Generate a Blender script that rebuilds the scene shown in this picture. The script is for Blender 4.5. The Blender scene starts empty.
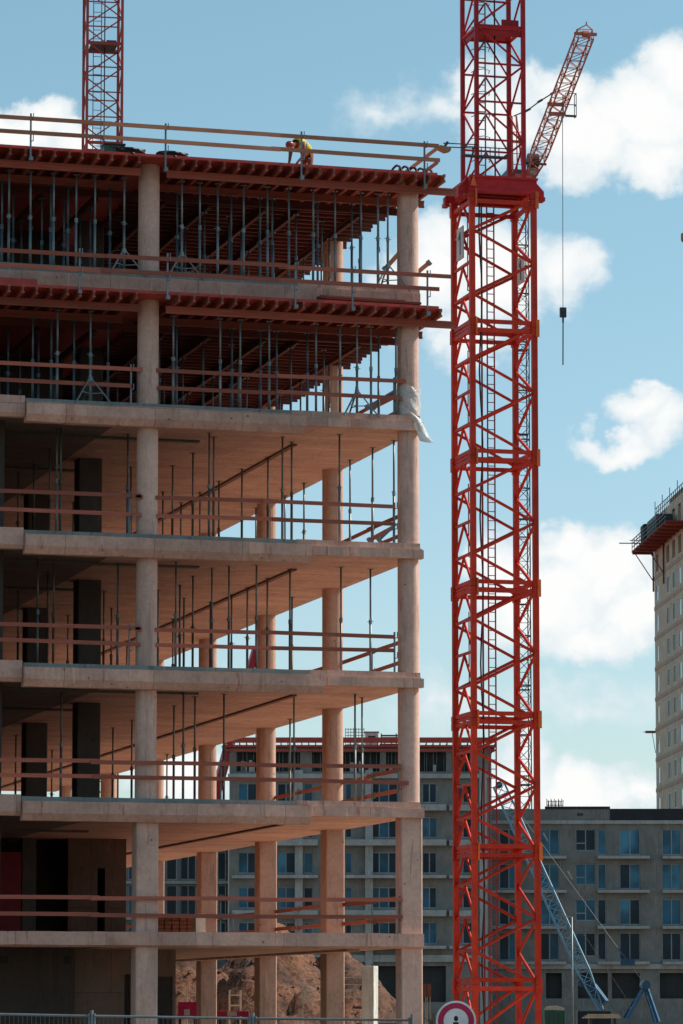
import bpy, math, random
from mathutils import Vector, Matrix
random.seed(7)
C = bpy.context.scene
COL = C.collection
R = math.radians

# ------------------------------------------------------------------ camera model (calibrated on the slab edges and column rows)
F_PX, CY, PITCH, YAW = 3690.8, 604.0, 0.1113, 0.2799
CAM = Vector((-29.19, -94.99, 1.95))
FWD = Vector((math.sin(YAW), math.cos(YAW), 0)); RGT = Vector((math.cos(YAW), -math.sin(YAW), 0)); UPV = Vector((0, 0, 1))
CF = FWD * math.cos(PITCH) + UPV * math.sin(PITCH); CU = -FWD * math.sin(PITCH) + UPV * math.cos(PITCH)
def ray(u, v): return CF + RGT * ((u - 341.5) / F_PX) + CU * ((CY - v) / F_PX)
def hit_y(u, v, y): d = ray(u, v); return CAM + d * ((y - CAM.y) / d.y)
def hit_z(u, v, z): d = ray(u, v); return CAM + d * ((z - CAM.z) / d.z)
def hit_x(u, v, x): d = ray(u, v); return CAM + d * ((x - CAM.x) / d.x)
def hit_d(u, v, D): d = ray(u, v); return CAM + d * (D / d.dot(FWD))
def x_at(u, y, z=15.0):
    lo = hit_y(u, 500, y); return lo.x

# ------------------------------------------------------------------ materials
def new_mat(name):
    m = bpy.data.materials.new(name); m.use_nodes = True
    nt = m.node_tree; b = nt.nodes['Principled BSDF']
    return m, nt, b
def nd(nt, t, **k):
    n = nt.nodes.new(t)
    for a, v in k.items():
        setattr(n, a, v)
    return n
def mixc(nt, fac, a, b, blend='MIX'):
    n = nt.nodes.new('ShaderNodeMix'); n.data_type = 'RGBA'; n.blend_type = blend
    for s, v in ((0, fac), (6, a), (7, b)):
        if hasattr(v, 'is_linked') or hasattr(v, 'links'): nt.links.new(v, n.inputs[s])
        else: n.inputs[s].default_value = (v if s == 0 else (*v, 1))
    return n.outputs[2]
def noise(nt, vec, scale, detail=4, rough=.55, dist=0):
    n = nd(nt, 'ShaderNodeTexNoise'); n.inputs['Scale'].default_value = scale; n.inputs['Detail'].default_value = detail
    n.inputs['Roughness'].default_value = rough; n.inputs['Distortion'].default_value = dist
    nt.links.new(vec, n.inputs['Vector']); return n.outputs['Fac']
def ramp(nt, fac, a, b):
    n = nd(nt, 'ShaderNodeMapRange'); n.interpolation_type = 'SMOOTHSTEP'
    n.inputs[1].default_value = a; n.inputs[2].default_value = b; nt.links.new(fac, n.inputs[0]); return n.outputs[0]
def mapping(nt, vec, scale):
    n = nd(nt, 'ShaderNodeMapping'); n.inputs['Scale'].default_value = scale; nt.links.new(vec, n.inputs['Vector']); return n.outputs[0]
def objco(nt): return nd(nt, 'ShaderNodeTexCoord').outputs['Object']
def geoco(nt): return nd(nt, 'ShaderNodeNewGeometry').outputs['Position']
def bump(nt, b, h, strength=.3, dist=.02):
    n = nd(nt, 'ShaderNodeBump'); n.inputs['Strength'].default_value = strength; n.inputs['Distance'].default_value = dist
    nt.links.new(h, n.inputs['Height']); nt.links.new(n.outputs[0], b.inputs['Normal'])

def concrete(name, base, stain=(.35, .14, .08), rust=.25, dark=.6, boards=None, bumpy=.3, xz=False):
    m, nt, b = new_mat(name); co = geoco(nt)
    n1 = noise(nt, co, .9, 6, .6); n2 = noise(nt, co, 9, 5, .65)
    c = mixc(nt, ramp(nt, n1, .3, .72), tuple(x * dark for x in base), base)
    c = mixc(nt, .35, c, mixc(nt, ramp(nt, n2, .25, .75), tuple(x * .7 for x in base), tuple(min(1, x * 1.25) for x in base)))
    st = noise(nt, mapping(nt, co, (2.2, 2.2, .35)), 1.1, 4, .6)          # vertical run-down stains
    c = mixc(nt, ramp(nt, st, .55, .78), c, tuple(x * .62 for x in base))
    rs = noise(nt, mapping(nt, co, (1.0, 1.0, .6)), .7, 5, .7)
    rr = nd(nt, 'ShaderNodeMath', operation='MULTIPLY'); nt.links.new(ramp(nt, rs, .58, .74), rr.inputs[0]); rr.inputs[1].default_value = rust
    c = mixc(nt, rr.outputs[0], c, stain)
    dr = noise(nt, mapping(nt, co, (5.5, 5.5, .42)), 1.6, 5, .7)         # thin drips and grout runs
    c = mixc(nt, ramp(nt, dr, .56, .70), c, tuple(x * .55 for x in base))
    dl = noise(nt, mapping(nt, co, (4.0, 4.0, .30)), 1.3, 4, .65)
    c = mixc(nt, ramp(nt, dl, .60, .76), c, tuple(min(1, x * 1.35) for x in base))
    r2 = noise(nt, mapping(nt, co, (3.2, 3.2, .5)), .9, 5, .7)
    rk_ = nd(nt, 'ShaderNodeMath', operation='MULTIPLY'); nt.links.new(ramp(nt, r2, .60, .70), rk_.inputs[0]); rk_.inputs[1].default_value = min(1, rust * 1.5)
    c = mixc(nt, rk_.outputs[0], c, stain)
    vo = nd(nt, 'ShaderNodeTexVoronoi'); vo.inputs['Scale'].default_value = 1.6; nt.links.new(co, vo.inputs['Vector'])      # pock marks
    c = mixc(nt, ramp(nt, vo.outputs['Distance'], .06, .035), c, tuple(x * .3 for x in base))
    h = n2
    if boards:
        br = nd(nt, 'ShaderNodeTexBrick'); br.inputs['Scale'].default_value = 1; br.inputs['Mortar Size'].default_value = .012
        br.inputs['Brick Width'].default_value = boards[0]; br.inputs['Row Height'].default_value = boards[1]
        br.inputs['Color1'].default_value = (1, 1, 1, 1); br.inputs['Color2'].default_value = (.80, .80, .80, 1); br.inputs['Mortar'].default_value = (.55, .55, .55, 1)
        br.inputs['Mortar Smooth'].default_value = .3; br.offset = .5
        if xz:
            sp = nd(nt, 'ShaderNodeSeparateXYZ'); nt.links.new(co, sp.inputs[0]); cb_ = nd(nt, 'ShaderNodeCombineXYZ')
            nt.links.new(sp.outputs[0], cb_.inputs[0]); nt.links.new(sp.outputs[2], cb_.inputs[1]); nt.links.new(cb_.outputs[0], br.inputs['Vector'])
        else: nt.links.new(co, br.inputs['Vector'])
        c = mixc(nt, 1, c, br.outputs['Color'], 'MULTIPLY')
    nt.links.new(c, b.inputs['Base Color']); b.inputs['Roughness'].default_value = .85
    bump(nt, b, h, bumpy, .015)
    return m
def paint(name, base, rough=.45, wear=.5, dirt=(.12, .06, .04), metallic=0, spec=.4, scale=3.0):
    m, nt, b = new_mat(name); co = geoco(nt)
    n1 = noise(nt, co, scale, 5, .65); n2 = noise(nt, co, scale * 7, 4, .6)
    c = mixc(nt, ramp(nt, n1, .3, .7), tuple(x * .72 for x in base), base)
    k = nd(nt, 'ShaderNodeMath', operation='MULTIPLY'); nt.links.new(ramp(nt, n2, .56, .74), k.inputs[0]); k.inputs[1].default_value = wear
    c = mixc(nt, k.outputs[0], c, dirt)
    oi = nd(nt, 'ShaderNodeObjectInfo'); mr_ = nd(nt, 'ShaderNodeMapRange'); mr_.inputs[3].default_value = .78; mr_.inputs[4].default_value = 1.12; nt.links.new(oi.outputs['Random'], mr_.inputs[0])
    c = mixc(nt, 1.0, c, mr_.outputs[0], 'MULTIPLY')
    nt.links.new(c, b.inputs['Base Color']); b.inputs['Roughness'].default_value = rough; b.inputs['Metallic'].default_value = metallic
    b.inputs['Specular IOR Level'].default_value = spec
    bump(nt, b, n2, .15, .004)
    return m
def timber(name, base, along=(.4, 6, 6), wear=.5):
    m, nt, b = new_mat(name); co = geoco(nt)
    g = noise(nt, mapping(nt, co, along), 3, 6, .7, .4); n1 = noise(nt, co, .8, 4, .6)
    c = mixc(nt, ramp(nt, g, .3, .7), tuple(x * .6 for x in base), base)
    c = mixc(nt, ramp(nt, n1, .35, .7), c, tuple(x * (1 - wear * .5) for x in base))
    oi = nd(nt, 'ShaderNodeObjectInfo'); mr_ = nd(nt, 'ShaderNodeMapRange'); mr_.inputs[3].default_value = .62; mr_.inputs[4].default_value = 1.12; nt.links.new(oi.outputs['Random'], mr_.inputs[0])
    c = mixc(nt, 1.0, c, mr_.outputs[0], 'MULTIPLY')
    nt.links.new(c, b.inputs['Base Color']); b.inputs['Roughness'].default_value = .8; bump(nt, b, g, .3, .004)
    return m

M = {}
M['conc'] = concrete('warm_concrete', (.67, .41, .32), rust=.6, boards=(2.4, 9.0), xz=True)
M['conc_soffit'] = concrete('soffit_concrete', (.66, .42, .32), rust=.3, dark=.66, boards=(2.5, .5))
M['conc_col'] = concrete('column_concrete', (.66, .43, .345), rust=.42, dark=.7)
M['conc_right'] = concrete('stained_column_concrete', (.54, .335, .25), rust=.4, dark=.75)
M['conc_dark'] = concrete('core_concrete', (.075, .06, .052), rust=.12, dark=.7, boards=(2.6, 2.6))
M['conc_bay_shade'] = concrete('shaded_grey_bay_concrete', (.19, .145, .12), rust=.2, dark=.7, boards=(2.5, .5))  # greyer left bay, interior shade put into its darker colour
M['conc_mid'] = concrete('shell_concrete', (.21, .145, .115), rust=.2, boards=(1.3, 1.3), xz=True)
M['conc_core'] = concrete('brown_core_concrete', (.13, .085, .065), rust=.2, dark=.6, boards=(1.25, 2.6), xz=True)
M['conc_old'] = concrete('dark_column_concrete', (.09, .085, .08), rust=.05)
M['kerb'] = concrete('kerb_mortar', (.235, .255, .235), stain=(.16, .2, .15), rust=.5)
M['conc_pale'] = concrete('pale_concrete', (.55, .58, .53), rust=.08)
M['ply'] = paint('red_film_plywood', (.48, .065, .048), .6, .35)
M['hbeam'] = timber('red_formwork_timber', (.42, .11, .07))
M['hbeam_dark'] = timber('dark_shaded_red_timber', (.15, .036, .026), along=(.5, 8, 8))  # darker copy of the formwork timber, shade under the decks put into colour
M['rail_red'] = timber('red_stained_board', (.50, .14, .085))
M['rail_tan'] = timber('raw_timber_board', (.66, .27, .15))
M['galv'] = paint('galvanised_steel', (.21, .26, .27), .5, .4, (.16, .12, .09), .5)
M['prop_blue'] = paint('blue_grey_prop_steel', (.12, .19, .235), .5, .4, (.1, .07, .05), .3)
M['prop_olive'] = paint('weathered_prop_steel', (.15, .145, .12), .6, .5, (.25, .1, .05), .3)
M['crane'] = paint('crane_red_paint', (.62, .048, .020), .5, .45, (.22, .045, .025), spec=.18)
M['crane_up'] = paint('crimson_crane_paint', (.47, .024, .028), .5, .4, (.17, .03, .03), spec=.2)
M['crane_dark'] = paint('old_crimson_paint', (.30, .018, .024), .5, .3)
M['crane_mid'] = paint('faded_crane_red', (.46, .06, .04), .5, .3)
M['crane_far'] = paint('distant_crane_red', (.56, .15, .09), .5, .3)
M['strip'] = timber('brown_strip_timber', (.25, .12, .075), along=(6, .4, 6))
M['orange'] = paint('sunlit_orange_plate', (.80, .17, .025), .5, .25)  # crane plates: the orange of sunlit red steel put into the colour
M['darksteel'] = paint('dark_steel', (.045, .05, .055), .5, .3)
M['mast_grey'] = paint('dark_mast_steel', (.09, .10, .115), .5, .3)
M['lamp'] = paint('brown_lamp_housing', (.36, .20, .11), .6, .4)
M['blue'] = paint('blue_crane_paint', (.025, .115, .21), .4, .35, (.2, .2, .2))
M['blue_pale'] = paint('pale_blue_steel', (.21, .43, .55), .4, .3, (.1, .15, .2))
M['black'] = paint('black_rubber', (.018, .018, .02), .6, .1)
M['white'] = paint('white_plate', (.72, .70, .64), .5, .15, (.4, .36, .3))
M['signwhite'] = paint('sign_white', (.82, .82, .8), .35, .05, (.5, .5, .5))
M['boomred'] = paint('boom_red', (.55, .02, .035), .4, .2)
M['signred'] = paint('sign_red', (.66, .015, .11), .35, .05)
M['blackpaint'] = paint('black_lettering', (.012, .012, .012), .5, 0)
M['block'] = concrete('grey_facade', (.25, .235, .21), stain=(.20, .11, .06), rust=.6)
M['block_band'] = concrete('pale_slab_band', (.45, .44, .41), stain=(.2, .12, .07), rust=.3)
M['block_dark'] = concrete('roof_felt', (.03, .03, .035), rust=.05)
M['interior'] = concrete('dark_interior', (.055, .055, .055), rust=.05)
M['frame'] = paint('window_frame', (.32, .36, .37), .5, .1)
M['tower'] = concrete('tan_tower_wall', (.80, .58, .42), stain=(.35, .2, .13), rust=.4)
M['tower_band'] = concrete('rust_floor_band', (.60, .43, .33), stain=(.38, .2, .13), rust=.5)
M['green'] = paint('green_skip_paint', (.03, .12, .08), .5, .5)
M['sand'] = concrete('sand_fill', (.6, .5, .36), rust=.1)
M['yellow'] = paint('hi_vis_yellow', (.75, .72, .05), .7, .1)
M['workwear'] = paint('orange_brown_workwear', (.20, .075, .04), .9, .2)
M['skin'] = paint('skin', (.45, .22, .14), .6, 0)
M['helmet'] = paint('red_helmet', (.25, .04, .03), .35, .05)
M['redpanel'] = paint('deep_red_panel', (.26, .008, .025), .6, .2)
def glass_mat(name, tint, rough=.08):
    m, nt, b = new_mat(name); co = geoco(nt)
    n = noise(nt, co, .35, 2, .5)
    c = mixc(nt, ramp(nt, n, .35, .65), tuple(x * .35 for x in tint), tint)
    nt.links.new(c, b.inputs['Base Color']); b.inputs['Roughness'].default_value = rough
    b.inputs['Specular IOR Level'].default_value = .35
    return m
M['glass'] = glass_mat('blue_protective_glass', (.025, .14, .22), .35)
M['glass_pale'] = glass_mat('pale_blue_glass', (.07, .26, .38), .4)  # paler blue panes, picked at random
M['glass_dark'] = glass_mat('dark_glass', (.008, .03, .05), .4)
M['glass_grey'] = glass_mat('grey_glass', (.35, .38, .38))
def plastic():
    m, nt, b = new_mat('clear_plastic_film'); n = noise(nt, geoco(nt), 14, 4, .6)
    nt.links.new(mixc(nt, n, (.5, .5, .48), (.85, .85, .83)), b.inputs['Base Color']); b.inputs['Roughness'].default_value = .25
    b.inputs['Alpha'].default_value = .6; bump(nt, b, n, .8, .03); return m
M['film'] = plastic()
def soil(name, a, bcol, scale):
    m, nt, b = new_mat(name); co = geoco(nt)
    n1 = noise(nt, co, scale, 8, .65); n2 = noise(nt, co, scale * 9, 6, .7)
    c = mixc(nt, ramp(nt, n1, .3, .7), a, bcol); c = mixc(nt, ramp(nt, n2, .45, .65), c, tuple(x * .5 for x in a))
    nt.links.new(c, b.inputs['Base Color']); b.inputs['Roughness'].default_value = .95; bump(nt, b, n2, .9, .12); return m
M['soil'] = soil('red_soil', (.075, .040, .026), (.25, .105, .052), .55)
M['ground'] = soil('site_ground', (.10, .075, .055), (.17, .125, .09), .12)
M['bounce_sand'] = soil('pale_bounce_sand', (.46, .32, .22), (.58, .42, .30), .3)
M['leaf'] = soil('weed_green', (.10, .11, .03), (.16, .12, .03), 3)

# ------------------------------------------------------------------ mesh builder
class MB:
    def __init__(s): s.v = []; s.f = []
    def box(s, x0, x1, y0, y1, z0, z1):
        i = len(s.v)
        s.v += [(x0,y0,z0),(x1,y0,z0),(x1,y1,z0),(x0,y1,z0),(x0,y0,z1),(x1,y0,z1),(x1,y1,z1),(x0,y1,z1)]
        s.f += [(i,i+3,i+2,i+1),(i+4,i+5,i+6,i+7),(i,i+1,i+5,i+4),(i+1,i+2,i+6,i+5),(i+2,i+3,i+7,i+6),(i+3,i,i+4,i+7)]
        return s
    def bar(s, p, q, w, h=None, up=(0,0,1)):
        p = Vector(p); q = Vector(q); d = (q - p)
        if d.length < 1e-6: return s
        d.normalize(); h = h or w; up = Vector(up)
        if abs(d.dot(up)) > .95: up = Vector((0, 1, 0))
        a = d.cross(up).normalized(); b = a.cross(d).normalized()
        a *= w / 2; b *= h / 2; i = len(s.v)
        for e in (p, q): s.v += [tuple(e - a - b), tuple(e + a - b), tuple(e + a + b), tuple(e - a + b)]
        s.f += [(i,i+3,i+2,i+1),(i+4,i+5,i+6,i+7),(i,i+1,i+5,i+4),(i+1,i+2,i+6,i+5),(i+2,i+3,i+7,i+6),(i+3,i,i+4,i+7)]
        return s
    def tube(s, p, q, r, n=8, r2=None):
        p = Vector(p); q = Vector(q); d = (q - p).normalized(); r2 = r if r2 is None else r2
        up = Vector((0,0,1)) if abs(d.z) < .95 else Vector((0,1,0))
        a = d.cross(up).normalized(); b = a.cross(d).normalized(); i = len(s.v)
        for e, rr in ((p, r), (q, r2)):
            for k in range(n):
                t = 2 * math.pi * k / n; s.v.append(tuple(e + (a * math.cos(t) + b * math.sin(t)) * rr))
        for k in range(n): s.f.append((i+k, i+(k+1)%n, i+n+(k+1)%n, i+n+k))
        s.f.append(tuple(i + k for k in reversed(range(n)))); s.f.append(tuple(i + n + k for k in range(n)))
        return s
    def path(s, pts, r, n=6):
        for a, b in zip(pts, pts[1:]): s.tube(a, b, r, n)
        return s
    def prism(s, poly, vec):            # polygon (list of 3-D points) pushed along vec
        i = len(s.v); n = len(poly); vec = Vector(vec)
        s.v += [tuple(Vector(p)) for p in poly] + [tuple(Vector(p) + vec) for p in poly]
        s.f.append(tuple(i + k for k in range(n))); s.f.append(tuple(i + n + k for k in reversed(range(n))))
        for k in range(n): s.f.append((i+(k+1)%n, i+k, i+n+k, i+n+(k+1)%n))
        return s
    def build(s, name, mat, parent=None, smooth=False, loc=None, bevel=0):
        me = bpy.data.meshes.new(name); org = Vector(loc) if loc is not None else Vector((0,0,0))
        me.from_pydata([tuple(Vector(p) - org) for p in s.v], [], s.f); me.validate(); me.update()
        me.materials.append(mat)
        import bmesh
        bm = bmesh.new(); bm.from_mesh(me); bmesh.ops.recalc_face_normals(bm, faces=bm.faces); bm.to_mesh(me); bm.free()
        if smooth:
            for p in me.polygons: p.use_smooth = True
        o = bpy.data.objects.new(name, me); COL.objects.link(o)
        if parent is not None:
            o.parent = parent
        if loc is not None: o.location = org
        if bevel:
            bv = o.modifiers.new('bevel', 'BEVEL'); bv.width = bevel; bv.segments = 2; bv.limit_method = 'ANGLE'
        return o
class WB(MB):
    """mesh given in world coordinates under a parent that has only a location"""
    def build(s, name, mat, parent=None, smooth=False, bevel=0):
        if parent is not None:
            p = parent; off = Vector((0,0,0))
            while p is not None: off += p.location; p = p.parent
            s.v = [tuple(Vector(q) - off) for q in s.v]
        return MB.build(s, name, mat, parent, smooth, None, bevel)
def tag(o, label=None, cat=None, group=None, kind=None):
    if label: o['label'] = label
    if cat: o['category'] = cat
    if group: o['group'] = group
    if kind: o['kind'] = kind
    return o
def thing(name, loc, label, cat, group=None, rz=0.0):
    o = bpy.data.objects.new(name, None); COL.objects.link(o); o.location = loc; o.rotation_euler = (0, 0, rz)
    o.empty_display_size = .3
    return tag(o, label, cat, group)
def kids(o): return list(KIDS.get(o.name, [])) or list(o.children)
KIDS = {}
def copy_tree(o, parent=None):
    c = o.copy(); COL.objects.link(c)
    if parent is not None: c.parent = parent
    for ch in kids(o): copy_tree(ch, c)
    return c

# ------------------------------------------------------------------ ground
g = MB(); g.v = [(-2500,-2500,0),(2500,-2500,0),(2500,2500,0),(-2500,2500,0)]; g.f = [(0,1,2,3)]
tag(g.build('ground', M['ground']), kind='structure')
g = MB(); g.v = [(1.2,-14,.004),(15,-14,.004),(17,62,.004),(1.2,62,.004)]; g.f = [(0,1,2,3)]
tag(g.build('path', M['bounce_sand']), kind='structure')  # unseen sand strip, added to bounce warm sunlight onto the soffits

# ------------------------------------------------------------------ main building
A_X, ROW = -7.27, 7.50
ZT = [4.15 + 3.5 * i for i in range(5)] + [21.66]         # kerb tops of the five cast floors and of the newest one
DEPTH = 48.5; XL = -26.0; XR = .25
SOF = .36
bld = thing('building_under_construction', (A_X, 0, 0), 'bare concrete building shell with open floors, under construction', 'building')
def rounded_column(cx, cy, z0, z1, w, d, r, mat, n=5):
    poly = []
    for (sx, sy, t0) in ((1,1,0),(-1,1,90),(-1,-1,180),(1,-1,270)):
        for k in range(n + 1):
            t = R(t0 + 90 * k / n); poly.append((cx + sx*(w/2-r) + r*math.cos(t), cy + sy*(d/2-r) + r*math.sin(t), z0))
    b = WB(); b.prism(poly, (0,0,z1-z0))
    o = b.build('column', mat, bld)
    return o
floors = [0.0] + ZT
for lv in range(7):
    z0 = floors[lv] - (.1 if lv else 0)
    z1 = (ZT[lv] - SOF + .02) if lv < 6 else 24.78
    for k in range(0, 7):
        if lv >= 5 and k > 3: continue
        for xx in (0.0, A_X):
            if xx == A_X and (k > 3 or (k > 0 and lv < 2)): continue
            if k == 0:
                if lv <= 1: rounded_column(xx, 0, z0, z1, .60, .58, .04, M['conc_col'], 2)
                else: rounded_column(xx, 0, z0, z1, .57, .57, .283 if xx == A_X else .25, M['conc_col'], 8)
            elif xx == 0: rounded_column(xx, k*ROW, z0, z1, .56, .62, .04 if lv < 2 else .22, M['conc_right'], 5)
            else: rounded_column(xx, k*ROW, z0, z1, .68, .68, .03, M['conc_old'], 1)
x_l1 = hit_y(27, 420, -.6).x; x_l2 = hit_y(312, 425, -.6).x
def jag_front(b, x0, x1, prof, step=.42, amp=.012):
    """extrude a (y,z) profile along x with slightly uneven casting"""
    n = max(2, int((x1-x0)/step)); rows = []
    for i in range(n+1):
        x = x0 + (x1-x0)*i/n; e = random.uniform(-amp, amp)
        rows.append([(x, y + (e if y < -.3 else 0), z + random.uniform(-amp, amp)*.6) for (y, z) in prof])
    m = len(prof); base = len(b.v)
    for r in rows: b.v += r
    for i in range(n):
        for k in range(m):
            a = base+i*m+k; c = base+i*m+(k+1)%m
            b.f.append((a, c, c+m, a+m))
    b.f.append(tuple(base+k for k in range(m))); b.f.append(tuple(base+n*m+k for k in reversed(range(m))))
for i, zt in enumerate(ZT):
    s = WB().box(-7.9, XR, -.36, DEPTH, zt-SOF, zt-.12)
    slab = s.build('floor_slab', M['conc_soffit'], bld)
    WB().box(XL, -7.902, -.36, DEPTH, zt-SOF, zt-.12).build('floor_slab', M['conc_bay_shade'], bld)
    if i == 0:
        e = WB(); jag_front(e, XL, XR+.03, [(-.46, zt), (-.462, zt-.345), (-.30, zt-.40), (-.2, zt-.40), (-.2, zt)])
        e.build('edge_beam', M['conc'], slab)
        WB().box(-1.0, -.62, 2.6, DEPTH, zt-.425, zt-SOF-.002).build('soffit_beam', M['conc_soffit'], slab)
        continue
    if i < 5:
        # thick projecting edge over most of the front, a set-back piece at the left, a slim one at the right
        x2 = x_l2 + (0, .35, .0, -.15, .25)[i-1 if i else 0]
        e = WB(); jag_front(e, x_l1, x2, [(-.60, zt-.13), (-.605, zt-.44), (-.47, zt-.63), (-.16, zt-.63), (-.16, zt-.13)])
        e.build('edge_beam', M['conc'], slab)
        e = WB(); jag_front(e, XL, x_l1-.02, [(-.40, zt+.05), (-.41, zt-.40), (-.33, zt-.50), (-.1, zt-.50), (-.1, zt+.05)])
        e.build('edge_beam', M['conc'], slab)
        e = WB(); jag_front(e, x2+.01, XR+.05, [(-.44, zt-.16), (-.445, zt-.40), (-.2, zt-.40), (-.2, zt-.16)])
        e.build('edge_beam', M['conc'], slab)
        k = WB(); jag_front(k, x2-.35, XR-.02, [(-.34, zt+.015), (-.345, zt-.157), (-.15, zt-.157), (-.15, zt+.015)])
        k.build('kerb', M['conc'], slab)
        k = WB(); jag_front(k, x_l1-.0, x2-.36, [(-.38, zt+.0), (-.385, zt-.127), (-.17, zt-.127), (-.17, zt+.0)], amp=.008)
        k.build('kerb', M['kerb'], slab)
        # timber strips left on the soffit
        st = WB().box(-2.46, -2.31, 3.0, DEPTH-2, zt-SOF-.05, zt-SOF-.002); st.build('soffit_strip', M['strip'], slab)
        st = WB().box(A_X-3.5, A_X+2.2, 3.1, 3.32, zt-SOF-.06, zt-SOF-.002); st.build('soffit_strip', M['prop_olive'], slab)
        st = WB().box(A_X-3.5, A_X+.5, 9.4, 9.65, zt-SOF-.06, zt-SOF-.002); st.build('soffit_strip', M['prop_olive'], slab)
        if i in (3, 4): WB().box(XR+.052, XR+.12, -.05, .35, zt-.34, zt-.08).build('edge_block', M['rail_red'], slab)
    else:
        e = WB(); jag_front(e, XL, hit_y(318, 285, -.5).x, [(-.42, zt-.11), (-.425, zt-.5), (-.1, zt-.5), (-.1, zt-.11)])
        e.build('edge_beam', M['conc'], slab)
        k = WB(); jag_front(k, XL, hit_y(300, 285, -.5).x, [(-.36, zt+.10), (-.365, zt-.105), (-.14, zt-.105), (-.14, zt+.10)], amp=.008)
        k.build('kerb', M['kerb'], slab)
        k = WB(); jag_front(k, hit_y(300, 285, -.5).x+.01, XR, [(-.30, zt+.02), (-.3, zt-.2), (-.14, zt-.2), (-.14, zt+.02)])
        k.build('kerb', M['conc'], slab)
# core walls on the two lowest storeys
yw = hit_z(126, 839, ZT[1]-SOF).y
def wall_run(u0, u1, y, z0, z1, holes, mat, t=.3):
    x0, x1 = hit_y(u0, 900, y).x, hit_y(u1, 900, y).x; xs = []
    for (a, c, h0, h1) in holes: xs.append((hit_y(a, 900, y).x, hit_y(c, 900, y).x, h0, h1))
    w = WB(); cur = x0
    for (a, c, h0, h1) in sorted(xs):
        w.box(cur, a, y, y+t, z0, z1)
        if h1 < z1: w.box(a, c, y, y+t, h1, z1)
        if h0 > z0: w.box(a, c, y, y+t, z0, h0)
        cur = c
    w.box(cur, x1, y, y+t, z0, z1)
    return w.build('core_wall', mat, bld)
def shell(y, u0, u1, z0, z1, back):                       # side and rear walls that close the core off
    x0, x1 = hit_y(u0, 900, y).x, hit_y(u1, 900, y).x
    WB().box(x1-.3, x1-.001, y+.302, back, z0, z1).build('core_wall', M['conc_dark'], bld)
    WB().box(x0, x1-.302, back-.3, back, z0, z1).build('core_wall', M['conc_dark'], bld)
z1f = ZT[0]; 
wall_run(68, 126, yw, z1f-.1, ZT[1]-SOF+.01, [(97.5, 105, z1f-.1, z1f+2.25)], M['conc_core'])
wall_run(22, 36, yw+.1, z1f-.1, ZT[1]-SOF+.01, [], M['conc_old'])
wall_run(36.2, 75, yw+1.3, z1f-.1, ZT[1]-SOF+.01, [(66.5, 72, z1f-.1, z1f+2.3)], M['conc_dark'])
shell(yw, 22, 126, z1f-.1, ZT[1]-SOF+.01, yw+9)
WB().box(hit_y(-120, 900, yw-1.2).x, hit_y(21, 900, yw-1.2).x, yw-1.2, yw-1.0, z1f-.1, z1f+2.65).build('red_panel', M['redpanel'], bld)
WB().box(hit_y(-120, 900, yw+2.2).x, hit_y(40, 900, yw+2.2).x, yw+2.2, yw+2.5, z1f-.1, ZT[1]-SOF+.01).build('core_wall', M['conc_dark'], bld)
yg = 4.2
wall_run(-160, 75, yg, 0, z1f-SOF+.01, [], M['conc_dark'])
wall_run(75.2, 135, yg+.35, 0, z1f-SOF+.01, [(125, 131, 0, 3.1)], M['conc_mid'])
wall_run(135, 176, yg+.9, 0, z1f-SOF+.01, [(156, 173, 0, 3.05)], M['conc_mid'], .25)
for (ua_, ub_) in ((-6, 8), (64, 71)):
    p_, q_ = hit_y(ua_, 963.5, yg), hit_y(ub_, 956, yg); WB().box(p_.x, q_.x, yg-.012, yg-.003, p_.z, q_.z).build('vent_dark_plate', M['black'], bld)  # flush black plates, the dark of a hole put into colour
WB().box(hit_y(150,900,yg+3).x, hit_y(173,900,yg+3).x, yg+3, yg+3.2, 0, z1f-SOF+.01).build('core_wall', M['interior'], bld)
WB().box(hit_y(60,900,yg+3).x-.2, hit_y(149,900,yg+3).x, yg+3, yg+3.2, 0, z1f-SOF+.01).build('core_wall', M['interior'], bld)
for lv in (5, 6):
    z0, z1 = ZT[lv-1]-.1, (ZT[lv]-SOF+.01) if lv < 6 else 24.7
    WB().box(-24, -7.75, 8.9, 9.2, z0, z1).box(-8.05, -7.75, 9.201, 22, z0, z1).build('core_wall', M['conc_dark'], bld)  # added dark wall, stands in for the deep shade under the decks
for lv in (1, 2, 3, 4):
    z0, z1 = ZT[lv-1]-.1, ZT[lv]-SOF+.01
    WB().box(-11.2, -10.9, 1.2, 40, z0, z1).build('core_wall', M['conc_dark'], bld)  # added dark wall, keeps light from the left off the soffits
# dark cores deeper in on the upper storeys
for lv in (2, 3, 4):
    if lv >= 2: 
        WB().box(-21, -12.2, 15.0, 24.0, ZT[lv-1]-.1, (ZT[lv]-SOF+.01) if lv < 6 else 24.7).build('core_wall', M['conc_dark'], bld)

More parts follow.
